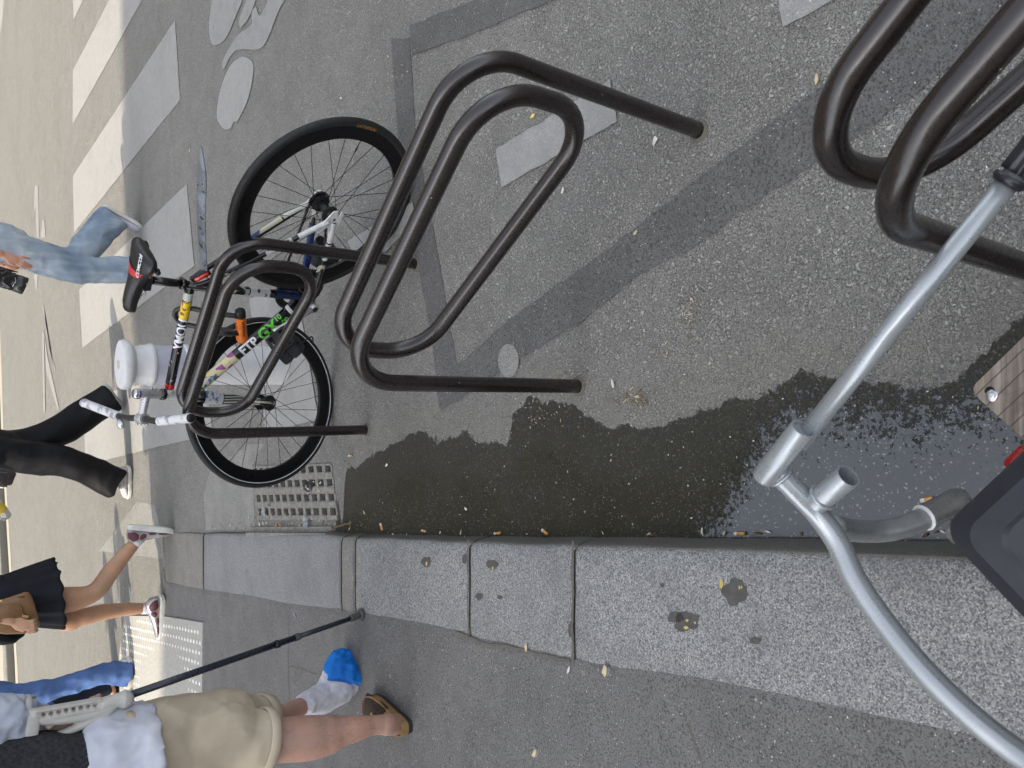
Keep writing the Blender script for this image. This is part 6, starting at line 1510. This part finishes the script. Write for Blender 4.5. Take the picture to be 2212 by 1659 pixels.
    bm = bmesh.new(); lathe(bm, mid - pd_ * .008, pd_, [(.0118, 0), (.0132, .002), (.0132, .020), (.0118, .024)], n=24); build('collar', bm, rb, C)
    c2 = hd + pd_ * (Lp * .57)
    bm = bmesh.new(); lathe(bm, c2, pd_, [(.0118, 0), (.0142, .002), (.0142, .010), (.0118, .012)], n=24); box(bm, c2 + V((0, -.014, -.004)), .012, .012, .016); build('clip', bm, blackp, C)
    bm = bmesh.new(); lathe(bm, tip - pd_ * .062, pd_, [(.0105, 0), (.0135, .003), (.0135, .014), (.0125, .016), (.0135, .018), (.0125, .04), (.012, .048)], n=28); ft_ = build('rubber_foot', bm, rb, C)
    bm = bmesh.new(); lathe(bm, tip + V((0, 0, .0008)), (0, 0, 1), [(.0235, 0), (.0245, .003), (.022, .008), (.013, .013), (.011, .018)], n=32); build('foot_disc', bm, rb, ft_)
    # lattice beam
    ra0, ra1 = q(300, 770), q(880, 668); rb0, rb1 = q(320, 845), q(900, 735); dpt = V((0, .020, 0)); bd = (ra1 - ra0).normalized()
    bm = bmesh.new()
    tube(bm, [ra0, ra1], [(.0042, .018)] * 2, n=10, ref=V((0, 1, 0))); tube(bm, [rb0, rb1], [(.0042, .018)] * 2, n=10, ref=V((0, 1, 0)))
    nc = 9
    for k in range(nc):
        a0, a1 = ra0.lerp(ra1, k / nc), ra0.lerp(ra1, (k + 1) / nc); b0, b1 = rb0.lerp(rb1, k / nc), rb0.lerp(rb1, (k + 1) / nc)
        tube(bm, [a0, b1], [(.0025, .014)] * 2, n=8, ref=V((0, 1, 0))); tube(bm, [b0, a1], [(.0025, .014)] * 2, n=8, ref=V((0, 1, 0)))
    limb(bm, [q(885, 705), q(960, 690), q(1020, 680), q(1085, 672)], [(.015, .020), (.017, .021), (.020, .022), (.026, .026)], 6, 20, ref=V((0, 1, 0)))
    # lower web, open window and the brace running up to the cuff
    limb(bm, [rb0 + V((-.004, 0, 0)), q(560, 845), q(800, 800), q(960, 735)], [(.012, .018), (.013, .018), (.014, .018), (.014, .018)], 6, 16, ref=V((0, 1, 0)))
    limb(bm, [q(215, 1050), q(400, 1015), q(560, 965), q(760, 870), q(900, 800), q(985, 720)], [(.022, .016), (.012, .014), (.011, .014), (.013, .016), (.014, .017), (.014, .017)], 6, 16, ref=V((0, 1, 0)))
    limb(bm, [q(300, 800), q(300, 900), q(270, 1010)], [(.014, .017), (.011, .015), (.016, .016)], 5, 14, ref=V((0, 1, 0)))
    limb(bm, [q(425, 855), q(432, 905)], [(.009, .012), (.009, .012)], 3, 10)
    fused('forearm_shell', bm, .0030, gp, C, 1)
    # cuff ring round the sleeve
    cc = P(232, 905, ya); ad = (P(400, 895, ya) - P(100, 910, ya)).normalized(); x_, y_ = frame_of(ad, V((0, 1, 0)))
    bm = bmesh.new(); arc = [cc + (x_ * math.cos(t) + y_ * math.sin(t)) * .083 for t in [math.radians(-140 + 280 * k / 30) for k in range(31)]]
    tube(bm, arc, [(.0045, .017)] * 31, n=12, ref=ad); build('arm_cuff', bm, gp, C)
    # hand grip
    g0, g1 = P(985, 730, ya - .0), P(850, 950, ya - .01)
    bm = bmesh.new(); tube(bm, spline([g0, g0.lerp(g1, .3), g0.lerp(g1, .7), g1], 5), lerpl([.013, .016, .0165, .012], 5), n=18); build('hand_grip', bm, plain_cache('grip_black', (.015, .015, .016), .6), C)
crutch_man()
